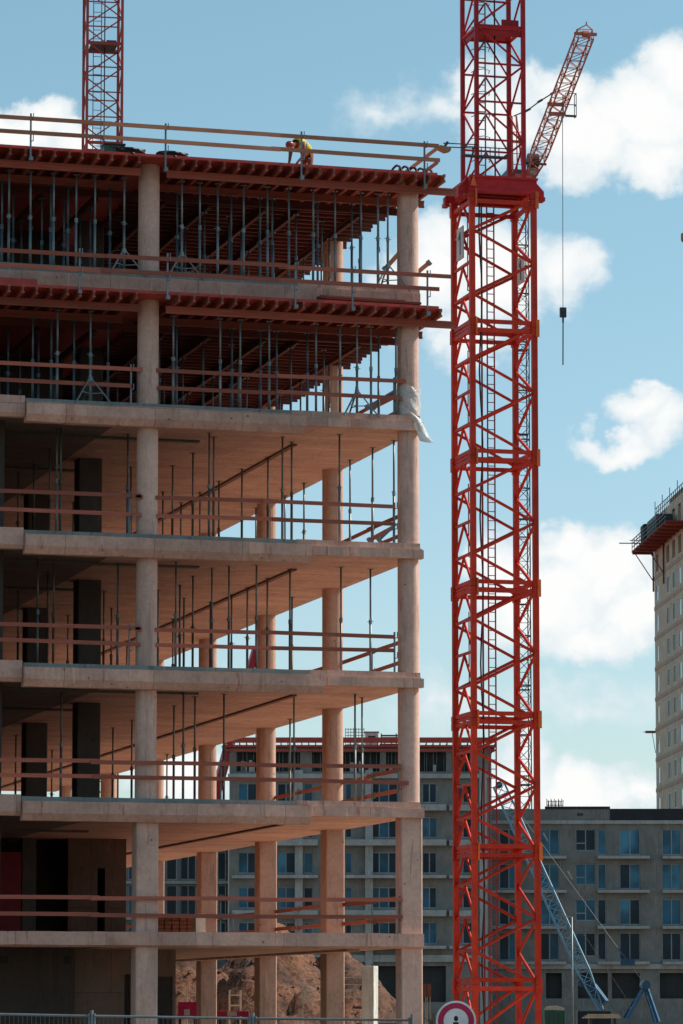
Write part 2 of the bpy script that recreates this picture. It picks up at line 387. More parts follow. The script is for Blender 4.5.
# ------------------------------------------------------------------ formwork decks
ZP7 = hit_y(0, 167, -.52).z; ZP6 = hit_y(0, 304.5, -.52).z
print('ZP7', ZP7, 'ZP6', ZP6)
def deck(zp, label, x_end_front, seed):
    rnd = random.Random(seed)
    t = thing('formwork_deck', (A_X, 0, zp), label, 'formwork deck')
    yf = -1.15
    x0 = -16.0; xr = x_end_front
    # front strip
    WB().box(x0, xr-.1, yf+.06, 2.55, zp+.402, zp+.425).build('deck_panel', M['ply'], t)
    WB().box(x0, xr-.25, yf+.10, yf+.13, zp+.426, zp+.49).build('edge_board', M['ply'], t)
    gap0, gap1 = A_X-.36, A_X+.36
    for (y, xa, xb) in ((-.52, x0, gap0), (-.52, gap1, xr+.45), (1.15, x0, gap0-.1), (1.15, gap1+.1, xr+.05), (2.3, x0, xr-.3)):
        b = WB().box(xa, xb, y-.04, y+.04, zp+.002, zp+.05).box(xa, xb, y-.04, y+.04, zp+.152, zp+.2).box(xa+.002, xb-.002, y-.016, y+.016, zp+.05, zp+.152)
        b.build('primary_beam', M['hbeam'] if y < 1.5 else M['hbeam_dark'], t)
    n = 0; x = xr - .12
    while x > -13.5:
        if not (abs(x-A_X) < .32):
            e = rnd.uniform(-.12, .05); sk = rnd.uniform(-.03, .03)
            b = WB()
            for (w, za, zb) in ((.04, .201, .25), (.016, .25, .352), (.04, .352, .4)):
                ya = yf + e; yb = 2.5 + rnd.uniform(-.2, .1)
                b.prism([(x-w, ya, zp+za), (x+w, ya, zp+za), (x+w, ya, zp+zb), (x-w, ya, zp+zb)], (sk, yb-ya, 0))
            b.prism([(x-.03, ya-.015, zp+.33), (x+.03, ya-.015, zp+.33), (x+.03, ya-.015, zp+.415), (x-.03, ya-.015, zp+.415)], (0, .012, 0))
            b.build('joist', M['hbeam'], t); n += 1
        x -= .385 + rnd.uniform(-.03, .03)
    # deep tables: joists across, primaries running back
    WB().box(x0, .28, 2.56, DEPTH-18, zp+.402, zp+.425).build('deck_panel', M['ply'], t)
    for xb in (-.55, -2.35, -3.3, -4.9, -6.2, -8.1, -9.6, -11.2):
        b = WB().box(xb-.05, xb+.05, 2.75, DEPTH-19, zp+.002, zp+.05).box(xb-.05, xb+.05, 2.75, DEPTH-19, zp+.152, zp+.2).box(xb-.018, xb+.018, 2.75, DEPTH-19, zp+.05, zp+.152)
        b.build('primary_beam', M['hbeam_dark'], t)
    y = 2.95
    while y < DEPTH-18.5:
        e = rnd.uniform(.22, .42)
        b = WB()
        for (w, za, zb) in ((.04, .201, .25), (.016, .25, .352), (.04, .352, .4)): b.box(-7.0, .15+e, y-w, y+w, zp+za, zp+zb)
        b.build('joist', M['hbeam_dark'], t)
        y += .5
    return t
deck(ZP7, 'topmost red formwork deck, still without concrete, with timber joists sticking out', .78, 1)
deck(ZP6, 'lower red formwork deck under the newest grey slab, joists sticking out', .72, 2)

# ------------------------------------------------------------------ guard rails
def rail_run(label, zfun_rails, posts, side=None, mat='rail_red', base=None, th=.11):
    t = thing('guardrail', base, label, 'guardrail', 'guardrails along the floor edges')
    for (p, q) in zfun_rails:
        p = Vector(p); q = Vector(q); L = (q-p).length; n = max(1, round(L/4.2)); off = Vector((0, -.03, 0)) if side is None else Vector((.03, 0, 0))
        for k in range(n):                                 # lapped boards
            a = p + (q-p)*(k/n) - (q-p).normalized()*(.12 if k else 0); c = p + (q-p)*((k+1)/n) + (q-p).normalized()*.12*(k < n-1)
            jig = random.uniform(-.025, .025)
            WB().bar(a + off*(k % 2) + Vector((0,0,jig)), c + off*(k % 2) + Vector((0,0,random.uniform(-.025,.025))), .028, th).build('rail', M[mat], t)
    for (x, y, z0, z1) in posts:
        b = WB().box(x-.022, x+.022, y+.035, y+.075, z0, z1).box(x-.05, x+.05, y-.06, y+.09, z0-.04, z0+.06)
        for zz in (.48, .95):
            zc = z0 + (z1-z0)*zz - .05; b.bar((x+.05, y-.045, zc-.06), (x+.05, y-.045, zc+.1), .02); b.bar((x, y+.04, zc-.06), (x+.05, y-.05, zc-.06), .02)
        b.build('post', M['galv'], t)
    return t
def line_y(y, u0, v0, u1, v1): return (hit_y(u0, v0, y), hit_y(u1, v1, y))
yr = -1.2
def level_line(y, z, u0, u1): return (Vector((hit_y(u0, 500, y).x, y, z)), Vector((hit_y(u1, 500, y).x, y, z)))
zr_a, zr_b = hit_y(0, 116.5, yr).z, hit_y(0, 130.5, yr).z
posts = [(hit_y(u, 150, yr).x, yr, hit_y(u, vb, yr).z, hit_y(u, va, yr).z) for (u, va, vb) in ((31, 113, 159), (166, 123, 170), (302, 131, 178), (425, 141, 187))]
rail_run('raw timber guardrail along the front of the topmost deck, against the sky', [level_line(yr, zr_a, -70, 440), level_line(yr, zr_b, -70, 441)], posts, mat='rail_tan', base=(A_X, yr, ZP7+.4))
xs = hit_y(439, 150, yr).x
rail_run('timber guardrail running back along the right side of the topmost deck', [((xs-.03, yr, zr_a-.06), (xs-.03, 9, zr_a-.06)), ((xs-.03, yr, zr_b-.06), (xs-.03, 9, zr_b-.06))],
         [(xs-.08, 2.2, ZP7+.4, zr_a+.15), (xs-.08, 6.0, ZP7+.4, zr_a+.15)], side=1, mat='rail_tan', base=(xs, 0, ZP7+.4))
zr_a, zr_b = hit_y(0, 250, yr).z, hit_y(0, 265, yr).z
posts = [(hit_y(u, 270, yr).x, yr, hit_y(u, vb, yr).z, hit_y(u, va, yr).z) for (u, va, vb) in ((80, 248, 292), (168, 253, 298), (296, 262, 307), (353, 266, 309), (428, 270, 314))]
rail_run('red board guardrail along the front of the lower formwork deck', [level_line(yr, zr_a, -70, 452), level_line(yr, zr_b, -70, 440)], posts, base=(A_X, yr, ZP6+.4))
xs = hit_y(437, 280, yr).x
rail_run('short timber guardrail on the right side of the lower formwork deck', [((xs-.1, .2, zr_a+.25), (xs-.1, 6, zr_a+.25)), ((xs-.1, .2, zr_b+.02), (xs-.1, 6, zr_b+.02))],
         [(xs-.15, 1.2, ZP6+.4, zr_a+.15)], side=1, mat='rail_tan', base=(xs, 0, ZP6+.4))
spec = [(4, 362, 379.5, 408, 401, 'uppermost open concrete floor, just under the lower deck'), (3, 491, 509, 395, 394, 'second open concrete floor from the top'),
        (2, 624.5, 640, 394, 394, 'middle open concrete floor'), (1, 760, 775.5, 400, 408, 'second open concrete floor above ground'), (0, 897, 914.5, 402, 402, 'lowest open floor, before the dark core wall')]
for (i, va, vb, ua, ub, nm) in spec:
    y = -.22; za, zb = hit_y(0, va, y).z, hit_y(0, vb, y).z
    rails = [level_line(y, za, -60, 141) , level_line(y, za+.0, 136 if i != 4 else 150, ua), level_line(y, zb, -60, 131 if i == 4 else 141), level_line(y, zb, 157, ub)]
    if i <= 1: rails = [level_line(y-.16, za, -60, ua), level_line(y-.16, zb, -60, ub)]
    ps = [(hit_y(u, 600, y).x, y, ZT[i]-.05, za+.12) for u in ((130, 395) if i > 1 else (222, 399))]
    rail_run('red front guardrail of the ' + nm, rails, ps, base=(A_X, y, ZT[i]), th=.105, mat='rail_red' if i else 'rail_red')
    zz = ZT[i]
    rail_run('red right side guardrail of the ' + nm, [((.2, .5, zz+1.0), (.2, DEPTH-8, zz+1.0)), ((.2, .5, zz+.45), (.2, DEPTH-8, zz+.45))],
             [(.14, yy, zz-.1, zz+1.1) for yy in (3.9, 11.7, 19.5)], side=1, base=(.2, 0, zz))

# ------------------------------------------------------------------ steel props
def make_prop(h, mat, mat2, tripod):
    t = bpy.data.objects.new('steel_prop', None); COL.objects.link(t)
    ks = []
    hl = h * .56
    ks.append(MB().tube((0,0,.012), (0,0,hl), .036, 8).build('outer_tube', mat, t, True))
    ks.append(MB().tube((0,0,hl+.001), (0,0,h-.012), .027, 8).build('inner_tube', mat2, t, True))
    ks.append(MB().tube((0,0,hl-.10), (0,0,hl+.02), .046, 10).bar((-.10,0,hl-.02), (.10,0,hl-.05), .014).build('collar_nut', mat, t))
    ks.append(MB().box(-.07,.07,-.07,.07,0,.012).build('base_plate', mat, t))
    ks.append(MB().box(-.07,.07,-.07,.07,h-.012,h).build('head_plate', mat, t))
    if tripod:
        b = MB()
        for a in (100, 220, 340):
            c, s = math.cos(R(a)), math.sin(R(a))
            b.bar((c*.04, s*.04, .75), (c*.62, s*.62, .02), .035); b.bar((c*.04, s*.04, .35), (c*.36, s*.36, .36), .025)
        b.tube((0,0,.68), (0,0,.80), .06, 8)
        ks.append(b.build('tripod', M['galv'], t))
    KIDS[t.name] = ks
    return t
protos = {}
def prop(p, h, style, label, group, tripod=False):
    key = (round(h, 2), style, tripod)
    if key not in protos:
        m = {'b': ('prop_blue', 'prop_blue'), 'g': ('galv', 'galv'), 'o': ('prop_olive', 'galv')}[style]
        o = make_prop(h, M[m[0]], M[m[1]], tripod); protos[key] = o
    else:
        o = copy_tree(protos[key])
    o.location = p; o.rotation_euler = (0, 0, random.uniform(0, 6.28)) if not tripod else (0, 0, 0)
    tag(o, label, 'prop', group); return o
# under the two formwork decks
rnd = random.Random(5)
def deck_props(zfloor, zp, us_front, tri, where):
    h = zp - zfloor
    for u in us_front:
        x = hit_y(u, 400, -.52).x; y = -.52 if x < 99 else 0
        y = -.19
        prop((hit_y(u, 400, y).x, y, zfloor), h, 'g' , 'grey prop%s, front row under the %s, %s' % (' on tripod' if u in tri else '', where, 'left of left front column' if u < 148 else 'between the front columns'),
             'front row props under the ' + where, u in tri)
    n = 0
    for y in (1.15, 3.2, 5.6, 8.6, 11.6, 15.0, 19.0):
        for xb in (-.55, -1.4, -2.35, -3.3, -4.1, -4.9, -6.2, -8.1, -9.0, -9.6, -10.4, -11.2):
            if y > 9 and xb < -8.5: continue
            if y > 4 and xb in (-1.4, -4.1, -9.0, -10.4): continue
            if abs(xb-A_X) < .8 and abs(y % ROW) < .6: continue
            xx = xb + (rnd.uniform(-.25, .25) if y < 2 else rnd.uniform(-.04, .04))
            prop((xx, y + (rnd.uniform(-.03,.03) if y < 2 else rnd.uniform(-.5, .5)), zfloor), h, 'b', 'blue grey prop in the deep rows under the ' + where, 'deep props under the ' + where, tripod=(n % 9 == 4 and y > 2)); n += 1
deck_props(ZT[5]-.12, ZP7, (7, 28.6, 52, 74.7, 93.6, 123, 181, 199, 217, 243, 267, 288.5, 313, 335, 361, 378, 388), (123, 181, 388), 'topmost formwork deck')
deck_props(ZT[4]-.12, ZP6, (57, 90, 173, 220, 240, 269, 316, 340, 357, 371, 396), (90, 357), 'lower formwork deck')
rooms = {
 4: [(57,427,'g'),(61,428,'o'),(18.5,473,'o'),(34,464,'o'),(50,449,'o'),(128,434,'b'),(131,467,'o'),(73.4,502,'o'),(163,492,'o'),(172.7,465.6,'o'),(181,502.7,'o'),(193,453,'o'),(200,492,'o'),(209.4,433,'g'),(213.8,437,'o'),(219,481,'o'),
     (242,469,'o'),(256,508,'o'),(268,457,'o'),(282.5,437,'g'),(285,495.7,'o'),(291.7,442,'o'),(304,483,'o'),(339.5,434.5,'g'),(350,460,'g'),(372.5,447.5,'g'),(395,440.5,'g')],
 3: [(38,558,'g'),(18.5,589,'o'),(48,572,'o'),(54,561,'o'),(68,615,'o'),(104,591,'o'),(111.5,608,'o'),(118,563,'b'),(127,641,'o'),(158,590,'o'),(173,619,'o'),(176,562,'g'),(180,585,'o'),(184,598,'o'),(193,576,'o'),(210.5,602,'o'),(212,568,'g'),
     (229,566,'g'),(231.6,594.5,'o'),(247.4,587.4,'o'),(256.5,565,'g'),(267.4,578,'o'),(290,569,'o'),(292,597,'o'),(341,567,'g'),(370.4,569,'g')],
 2: [(61.6,691,'g'),(16,735,'o'),(52,750,'o'),(113,727.5,'o'),(132,720,'o'),(174,705.6,'o'),(183.5,692,'g'),(195,696.6,'o'),(167,754,'o'),(224,694,'o'),(294,696,'g'),(290,719,'o'),(355,694,'g'),(362,697.5,'g')]}
rn = {4: 'on the top open concrete floor', 3: 'on the second open concrete floor from the top', 2: 'on the middle open concrete floor'}
# rooms are indexed by the slab they carry; they stand on the slab below
for i, lst in rooms.items():
    zc = ZT[i]-SOF; zf = ZT[i-1]-.12
    where = {4: 'between the second and third slabs below the red decks', 3: 'between the third and fourth slabs below the red decks', 2: 'between the fourth and fifth slabs below the red decks'}[i]
    where = {4: 'in the uppermost bare concrete storey', 3: 'in the second bare concrete storey down', 2: 'in the third bare concrete storey down'}[i]
    for (u, v, s) in lst:
        p = hit_z(u, v, zc)
        if p.y < -.02: p = hit_y(u, v, -.02)
        p.x = min(p.x, .1); p.y = min(p.y, DEPTH-1)
        side = 'left of the left front column' if u < 148 else 'between the front columns'
        prop((p.x, p.y, zf), zc-zf, s, '%s prop %s, %s' % ({'g': 'pale grey', 'o': 'dark weathered', 'b': 'blue grey'}[s], where, side), 'props ' + where)

# ------------------------------------------------------------------ things on the decks
def torus_coil(name, c, r, n, rr, label, cat, mat='black', squash=1.0):
    pts = []
    for k in range(n*16+1):
        t = 2*math.pi*k/16; q = r*(1 + .12*math.sin(k*1.7)); pts.append((c[0]+q*math.cos(t), c[1]+q*math.sin(t)*.8, c[2]+rr + (k/16)*rr*1.1*squash + .02*math.sin(k*.9)))
    b = WB(); b.path(pts, rr, 6); b.v = [tuple(Vector(p)-Vector(c)) for p in b.v]
    o = MB.build(b, name, M[mat]); o.location = c; return tag(o, label, cat)
zd7 = ZP7+.425
p = hit_y(130, 150, -.72); torus_coil('cable_coil', (p.x, -.72, zd7), .36, 4, .038, 'black cable coil lying on the topmost deck just right of the left crane', 'cable')
p = hit_y(172, 150, -.7); torus_coil('cable_coil', (p.x, -.7, zd7), .38, 4, .034, 'black cable coil lying on the topmost deck beside a guardrail post', 'cable')
p = hit_y(408, 150, -.3)
hose = WB(); px = p.x
for k in range(5):
    pts = [(px-.55+.24*k+.02*math.sin(t*3)+.06*t, -.3+.05*k, zd7+.36*math.sin(t*math.pi/8)+.02) for t in range(9)]; hose.path(pts, .034, 6)
tag(hose.build('hose', M['black']), 'black ribbed hose in loops at the right corner of the topmost deck', 'hose')
x = hit_y(113, 150, -.6).x
bx = thing('tool_box', (x, -.6, zd7), 'dark green tool box on the topmost deck in front of the left crane', 'box')
MB().box(-.28,.28,-.2,.2,0,.3).build('body', M['green'], bx, bevel=.015); MB().box(-.30,.30,-.22,.22,.301,.36).bar((-.1,-.24,.25),(.1,-.24,.25),.03).build('lid', M['darksteel'], bx, bevel=.01)
pk = thing('timber_stack', (hit_y(370,295,-.75).x, -.75, ZP6+.43), 'stack of red and orange timber planks lying on the lower formwork deck', 'timber', )
for k, (ua, ub, dy, dz, mt) in enumerate(((314, 432, -.2, 0, 'rail_tan'), (316, 438, -.05, .062, 'hbeam'), (318, 425, .12, .062, 'rail_tan'), (316, 420, -.1, .135, 'hbeam_dark'), (322, 410, .1, .135, 'hbeam_dark'), (320, 405, .02, .20, 'rail_red'))):
    xa, xb = hit_y(ua, 295, -.7).x, hit_y(ub, 295, -.7).x
    WB().bar((xa, -.72+dy, ZP6+.46+dz), (xb, -.66+dy, ZP6+.46+dz), .14, .055).build('plank', M[mt], pk)
tb = thing('timber_crate', (hit_y(17,285,-.7).x, -.72, ZP6+.43), 'low red timber crate of clamps at the left end of the lower deck', 'crate')
MB().box(-.5,.5,-.2,-.17,0,.22).box(-.5,.5,.17,.2,0,.22).box(-.5,-.47,-.169,.169,0,.22).box(.47,.5,-.169,.169,0,.22).box(-.47,.47,-.169,.169,0,.02).build('box', M['ply'], tb)
b = MB(); 
for k in range(9): b.bar((-.4+.1*k, -.1, .1), (-.34+.1*k, .1, .2+.04*(k%3)), .04)
b.build('clamp', M['galv'], tb)
# plastic film on the corner column
wr = thing('plastic_sheet', (0, 0, ZT[4]), 'crumpled clear plastic film wrapped round the right front column, one end hanging', 'plastic sheet')
b = WB(); n = 28; rows = 9; zlo, zhi = hit_y(408, 414, -.3).z, hit_y(408, 386, -.3).z; rr = random.Random(3)
for j in range(rows):
    for k in range(n):
        t = 2*math.pi*k/n; q = .315 + .028*math.sin(t*5+j*1.3) + rr.uniform(-.012, .022)
        b.v.append((q*math.cos(t), q*math.sin(t), zlo+(zhi-zlo)*j/(rows-1) + .04*math.sin(t*3+j)))
for j in range(rows-1):
    for k in range(n): b.f.append((j*n+k, j*n+(k+1)%n, (j+1)*n+(k+1)%n, (j+1)*n+k))
b.build('wrap', M['film'], wr, True)
b = WB(); pts = [hit_y(u, v, -.45) for (u, v) in ((409, 413), (417, 420), (420, 428), (424, 437), (428, 443))]
for k, p_ in enumerate(pts):
    w = .10 + .03*k; b.v += [(p_.x-w, p_.y + .04*math.sin(k*2), p_.z+.05), (p_.x, p_.y-.05, p_.z), (p_.x+w*.8, p_.y + .03*math.cos(k*2), p_.z+.03)]
for k in range(len(pts)-1):
    for j in range(2): b.f.append((k*3+j, k*3+j+1, k*3+4+j, k*3+3+j))
o = b.build('loose_end', M['film'], wr, True); so = o.modifiers.new('thick', 'SOLIDIFY'); so.thickness = .006

p = hit_y(176, 920, 17.0)
bp = thing('brick_pallet', (p.x, 17.0, ZT[0]-.12), 'pallet of reddish bricks on the lowest open floor right of the left front column', 'bricks')
MB().box(-.75,.75,-.5,.5,.10,.14).box(-.75,-.62,-.5,.5,0,.099).box(.62,.75,-.5,.5,0,.099).box(-.06,.06,-.5,.5,0,.099).build('pallet', M['rail_tan'], bp)
b = MB(); rb_ = random.Random(8)
for j in range(7):
    for i in range(6):
        b.box(-.72+.24*i+rb_.uniform(0,.02), -.72+.24*i+.22, -.48+rb_.uniform(-.03,.03), .47, .145+.12*j, .145+.12*j+.108)
b.build('bricks', M['workwear'], bp)
p = hit_y(199, 910, 13.0)
wb = thing('white_box', (p.x, 13.0, ZT[0]-.12), 'white carton on a stand beside the third column on the lowest open floor', 'box', rz=.2)
MB().box(-.16,.16,-.12,.12,.42,.98).build('carton', M['white'], wb, bevel=.01); MB().box(-.14,-.11,-.1,.1,0,.419).box(.11,.14,-.1,.1,0,.419).build('stand', M['rail_tan'], wb)
for (ua, va, ub, vb, y, mt, lab) in ((366, 408, 399, 388, 2.4, 'prop_blue', 'blue grey steel strut leaning across the right end of the floor under the lower deck'), (372, 408, 398, 395, 1.5, 'rail_red', 'red timber strut leaning at the right end of the floor under the lower deck'),
        (384, 270, 402, 250, 2.2, 'rail_tan', 'raw timber strut leaning behind the right front column under the topmost deck'), (430, 262, 418, 272, .6, 'rail_tan', 'raw timber offcut poking out right of the right front column'),
        (378, 541, 396, 524, 1.6, 'prop_blue', 'blue grey strut at the right end of the second bare floor down'), (368, 541, 394, 527, 2.6, 'rail_red', 'red timber strut at the right end of the second bare floor down')):
    a_, c_ = hit_y(ua, va, y), hit_y(ub, vb, y); st_ = thing('leaning_strut', a_, lab, 'strut')
    WB().bar(a_, c_, .07, .12 if mt != 'prop_blue' else .07).build('shaft', M[mt], st_); WB().bar(a_, a_ + (c_-a_).normalized()*.08, .12, .16).build('shoe', M['galv'], st_)
# ------------------------------------------------------------------ bending worker
def worker():
    base = hit_y(306.5, 160, 1.35); base.z = zd7
    t = thing('person', base, 'bending worker in a yellow high visibility vest on the topmost deck', 'person', rz=R(38))
    s = 1.0
    J = {'pel':(.05,0,.93),'sp1':(-.10,0,1.06),'sp2':(-.28,0,1.14),'che':(-.42,0,1.13),'nek':(-.56,0,1.09),'hd0':(-.64,0,1.06),'hd1':(-.72,0,1.03),
         'hpl':(.06,-.10,.90),'knl':(-.03,-.13,.50),'anl':(.08,-.13,.09),'tol':(-.12,-.14,.05),
         'hpr':(.06,.10,.90),'knr':(.05,.14,.50),'anr':(.20,.15,.09),'tor':(.0,.16,.05),
         'shl':(-.44,-.20,1.10),'ell':(-.40,-.25,.82),'wrl':(-.56,-.16,.62),'hal':(-.62,-.13,.54),
         'shr':(-.44,.20,1.10),'elr':(-.42,.25,.82),'wrr':(-.58,.16,.62),'har':(-.64,.13,.54)}
    rad = {'pel':.15,'sp1':.135,'sp2':.15,'che':.155,'nek':.062,'hd0':.085,'hd1':.09,'hpl':.10,'knl':.07,'anl':.05,'tol':.045,'hpr':.10,'knr':.07,'anr':.05,'tor':.045,
           'shl':.075,'ell':.05,'wrl':.036,'hal':.04,'shr':.075,'elr':.05,'wrr':.036,'har':.04}
    E = [('pel','sp1'),('sp1','sp2'),('sp2','che'),('che','nek'),('nek','hd0'),('hd0','hd1'),('pel','hpl'),('hpl','knl'),('knl','anl'),('anl','tol'),('pel','hpr'),('hpr','knr'),('knr','anr'),('anr','tor'),
         ('che','shl'),('shl','ell'),('ell','wrl'),('wrl','hal'),('che','shr'),('shr','elr'),('elr','wrr'),('wrr','har')]
    names = list(J)
    verts = [J[k] for k in names]; edges = [(names.index(a), names.index(c)) for a, c in E]; rads = [rad[k] for k in names]
    for side, hn in ((-1,'hal'),(1,'har')):                   # five fingers on each hand, curled
        hx, hy, hz = J[hn]; hi = names.index(hn)
        for k in range(5):
            oy = (-.030+.018*k)*1.0; L = (.055,.075,.082,.074,.058)[k]
            a = (hx-.02, hy+oy, hz-.03); c = (hx-.03-L*.4, hy+oy*1.2, hz-.03-L*.7); d = (hx-.02-L*.3, hy+oy*1.2, hz-.03-L*1.1)
            i0 = len(verts); verts += [a, c, d]; rads += [.012,.010,.008]; edges += [(hi, i0),(i0,i0+1),(i0+1,i0+2)]
    me = bpy.data.meshes.new('body'); me.from_pydata(verts, edges, []); me.update(); me.materials.append(M['workwear'])
    o = bpy.data.objects.new('body', me); COL.objects.link(o); o.parent = t
    sk = o.modifiers.new('skin', 'SKIN'); 
    me.skin_vertices.new() if not me.skin_vertices else None
    for i, r_ in enumerate(rads):
        sv = me.skin_vertices[0].data[i]; sv.radius = (r_, r_); sv.use_root = (i == 0)
    o.modifiers.new('sub', 'SUBSURF').render_levels = 2
    def blob(name, c, rx, ry, rz_, mat, cut=None, n=16, m=10):
        b = MB()
        for j in range(m+1):
            ph = math.pi*j/m
            for k in range(n):
                th = 2*math.pi*k/n; b.v.append((c[0]+rx*math.cos(ph), c[1]+ry*math.sin(ph)*math.cos(th), c[2]+rz_*math.sin(ph)*math.sin(th)))
        for j in range(m):
            for k in range(n): b.f.append((j*n+k, j*n+(k+1)%n, (j+1)*n+(k+1)%n, (j+1)*n+k))
        return b.build(name, mat, t, True)
    blob('head', (-.74,0,1.0), .12, .085, .105, M['skin']); 
    hp = blob('helmet', (-.77,0,1.05), .135, .115, .105, M['helmet'])
    MB().prism([(-.86,-.08,.985),(-.91,-.05,.965),(-.91,.05,.965),(-.86,.08,.985)], (0,0,.015)).build('peak', M['helmet'], hp)
    MB().prism([(-.865,-.015,.95),(-.885,0,.955),(-.865,.015,.95)], (.0,0,.04)).build('nose', M['skin'], t)
    b = MB(); n = 20                                           # the vest: a sleeve round the trunk, open at waist and neck
    st = [(-.02,1.03,.19,.165),(-.12,1.09,.19,.16),(-.28,1.145,.20,.175),(-.42,1.135,.205,.185),(-.52,1.11,.15,.13)]
    for (x_, z_, ry, rz_) in st:
        for k in range(n):
            th = 2*math.pi*k/n; b.v.append((x_, ry*math.cos(th), z_+rz_*math.sin(th)))
    for j in range(len(st)-1):
        for k in range(n): b.f.append((j*n+k, j*n+(k+1)%n, (j+1)*n+(k+1)%n, (j+1)*n+k))
    v = b.build('vest', M['yellow'], t, True); so = v.modifiers.new('thick','SOLIDIFY'); so.thickness = .012; so.offset = 1
    b = MB()
    for k in range(n):
        for (x_, z_, ry, rz_) in ((-.30,1.146,.215,.192),(-.24,1.135,.215,.188)):
            th = 2*math.pi*k/n; b.v.append((x_, ry*math.cos(th), z_+rz_*math.sin(th)))
    for k in range(n): b.f.append((2*k, 2*k+1, (2*k+3) % (2*n), (2*k+2) % (2*n)))
    b.build('reflective_band', M['galv'], v)
    return t
worker()

# ------------------------------------------------------------------ lattice masts
def lattice_section(s, z0, z1, panels, leg, br, styles, rings=True, plates=None):
    """one mast section as (legs, bracing) builders; corners FL, FR, BR, BL around the local axis"""
    h = s/2; cs = [(-h,-h),(h,-h),(h,h),(-h,h)]
    legs = [MB().box(x-leg/2, x+leg/2, y-leg/2, y+leg/2, z0+.003, z1-.003) for x, y in cs]
    b = MB(); dz = (z1-z0)/panels
    for f in range(4):
        p, q = Vector((*cs[f], 0)), Vector((*cs[(f+1) % 4], 0)); st = styles[f]
        nrm = Vector(((p+q).x, (p+q).y, 0)).normalized()*.0
        for k in range(panels):
            za, zb = z0+dz*k, z0+dz*(k+1)
            up = Vector((0,0,1))
            if 'z' in st:
                a, c = (p, q) if (k % 2 == 0) else (q, p)
                if 'r' in st: a, c = c, a
                b.tube(a+up*za, c+up*zb, br/2, 8)
            if 'k' in st:
                m = (p+q)/2
                b.tube(p+up*za, m+up*(zb-.02), br*.45, 8); b.tube(q+up*za, m+up*(zb-.02), br*.45, 8)
            if 'h' in st: b.bar(p+up*(za+.02), q+up*(za+.02), br*.8, br*.8)
    if rings:
        for zz in ((z0+.16, z1-.12) if rings == 2 else (z1-.06,)):
            for f in range(4):
                p, q = cs[f], cs[(f+1) % 4]; b.bar((*p, zz), (*q, zz), br*1.05, br*1.25)
    return legs, b
def ladder(b, x, y, z0, z1, w=.34, step=.3, ax=(1,0)):
    for sgn in (-.5, .5): b.bar((x+ax[0]*w*sgn, y+ax[1]*w*sgn, z0), (x+ax[0]*w*sgn, y+ax[1]*w*sgn, z1), .04)
    z = z0+.1
    while z < z1:
        b.bar((x-ax[0]*w/2, y-ax[1]*w/2, z), (x+ax[0]*w/2, y+ax[1]*w/2, z), .026); z += step
def digit_one(b, o, ax, h, vec):
    ax = Vector(ax); up = Vector((0,0,1)); o = Vector(o)
    pts = [(-.02,0),(.14,0),(.14,1),(.02,1),(-.2,.78),(-.2,.66),(-.02,.76)]
    # split to convex pieces
    b.prism([o+ax*(.0*h)+up*0, o+ax*(.14*h), o+ax*(.14*h)+up*h, o+up*h], vec)
    b.prism([o+up*(.72*h), o+up*h, o-ax*(.2*h)+up*(.78*h), o-ax*(.2*h)+up*(.64*h)], vec)
D1 = 119.0
base = hit_d(497, 990, D1); base.z = 0
cr = thing('tower_crane', base, 'large red tower crane mast right of the building, stepped in above a collar', 'tower crane', rz=R(-1.5))
S_LO, S_UP, SEC = 2.10, 1.60, 4.245
zring = hit_d(497, 985, D1).z                      # lowest visible joint
z = zring - SEC
nsec = 0
zc_ = hit_d(497, 200, D1).z
def add_mast(parent, s, z0, z1, panels, leg, br, styles, mat, plates=True, name='mast_section'):
    legs, b = lattice_section(s, z0, z1, panels, leg, br, styles, 2 if plates else 1)
    sec = b.build(name, mat, parent)
    for pl_ in sec.data.polygons: pl_.use_smooth = len(pl_.vertices) == 4 and plates is not None
    em = sec.modifiers.new('edges', 'EDGE_SPLIT'); em.split_angle = R(50)
    for l in legs: l.build('leg', mat, sec)
    if plates:
        h = s/2
        for (x, y) in ((-h,-h),(h,-h),(h,h),(-h,h)):
            MB().box(x-leg*.66, x+leg*.66, y-leg*.66, y+leg*.66, z1-.26, z1-.006).box(x-leg*.66, x+leg*.66, y-leg*.66, y+leg*.66, z1+.006, z1+.20).build('joint_block', mat, sec)
        for (xa, xb) in (((h+leg*.1, h+leg*.66+.015), (-h+leg*.45, -h+leg*.66+.02)) if z1-z0 > 4.2 else ()):
            MB().box(xa, xb, -h-leg*.66-.05, -h-leg*.66-.002, z1-.30, z1+.26).build('joint_plate', M['orange'], sec)
    return sec
zz = zring - SEC
while zz < zc_ - .3:
    z0, z1 = max(zz, 0), min(zz+SEC, zc_)
    add_mast(cr, S_LO, z0, z1, 4 if z1-z0 > 3 else max(1, int((z1-z0)/1.05)), .172, .102, ('zr', 'z', 'z', 'kh'), M['crane'])
    zz += SEC
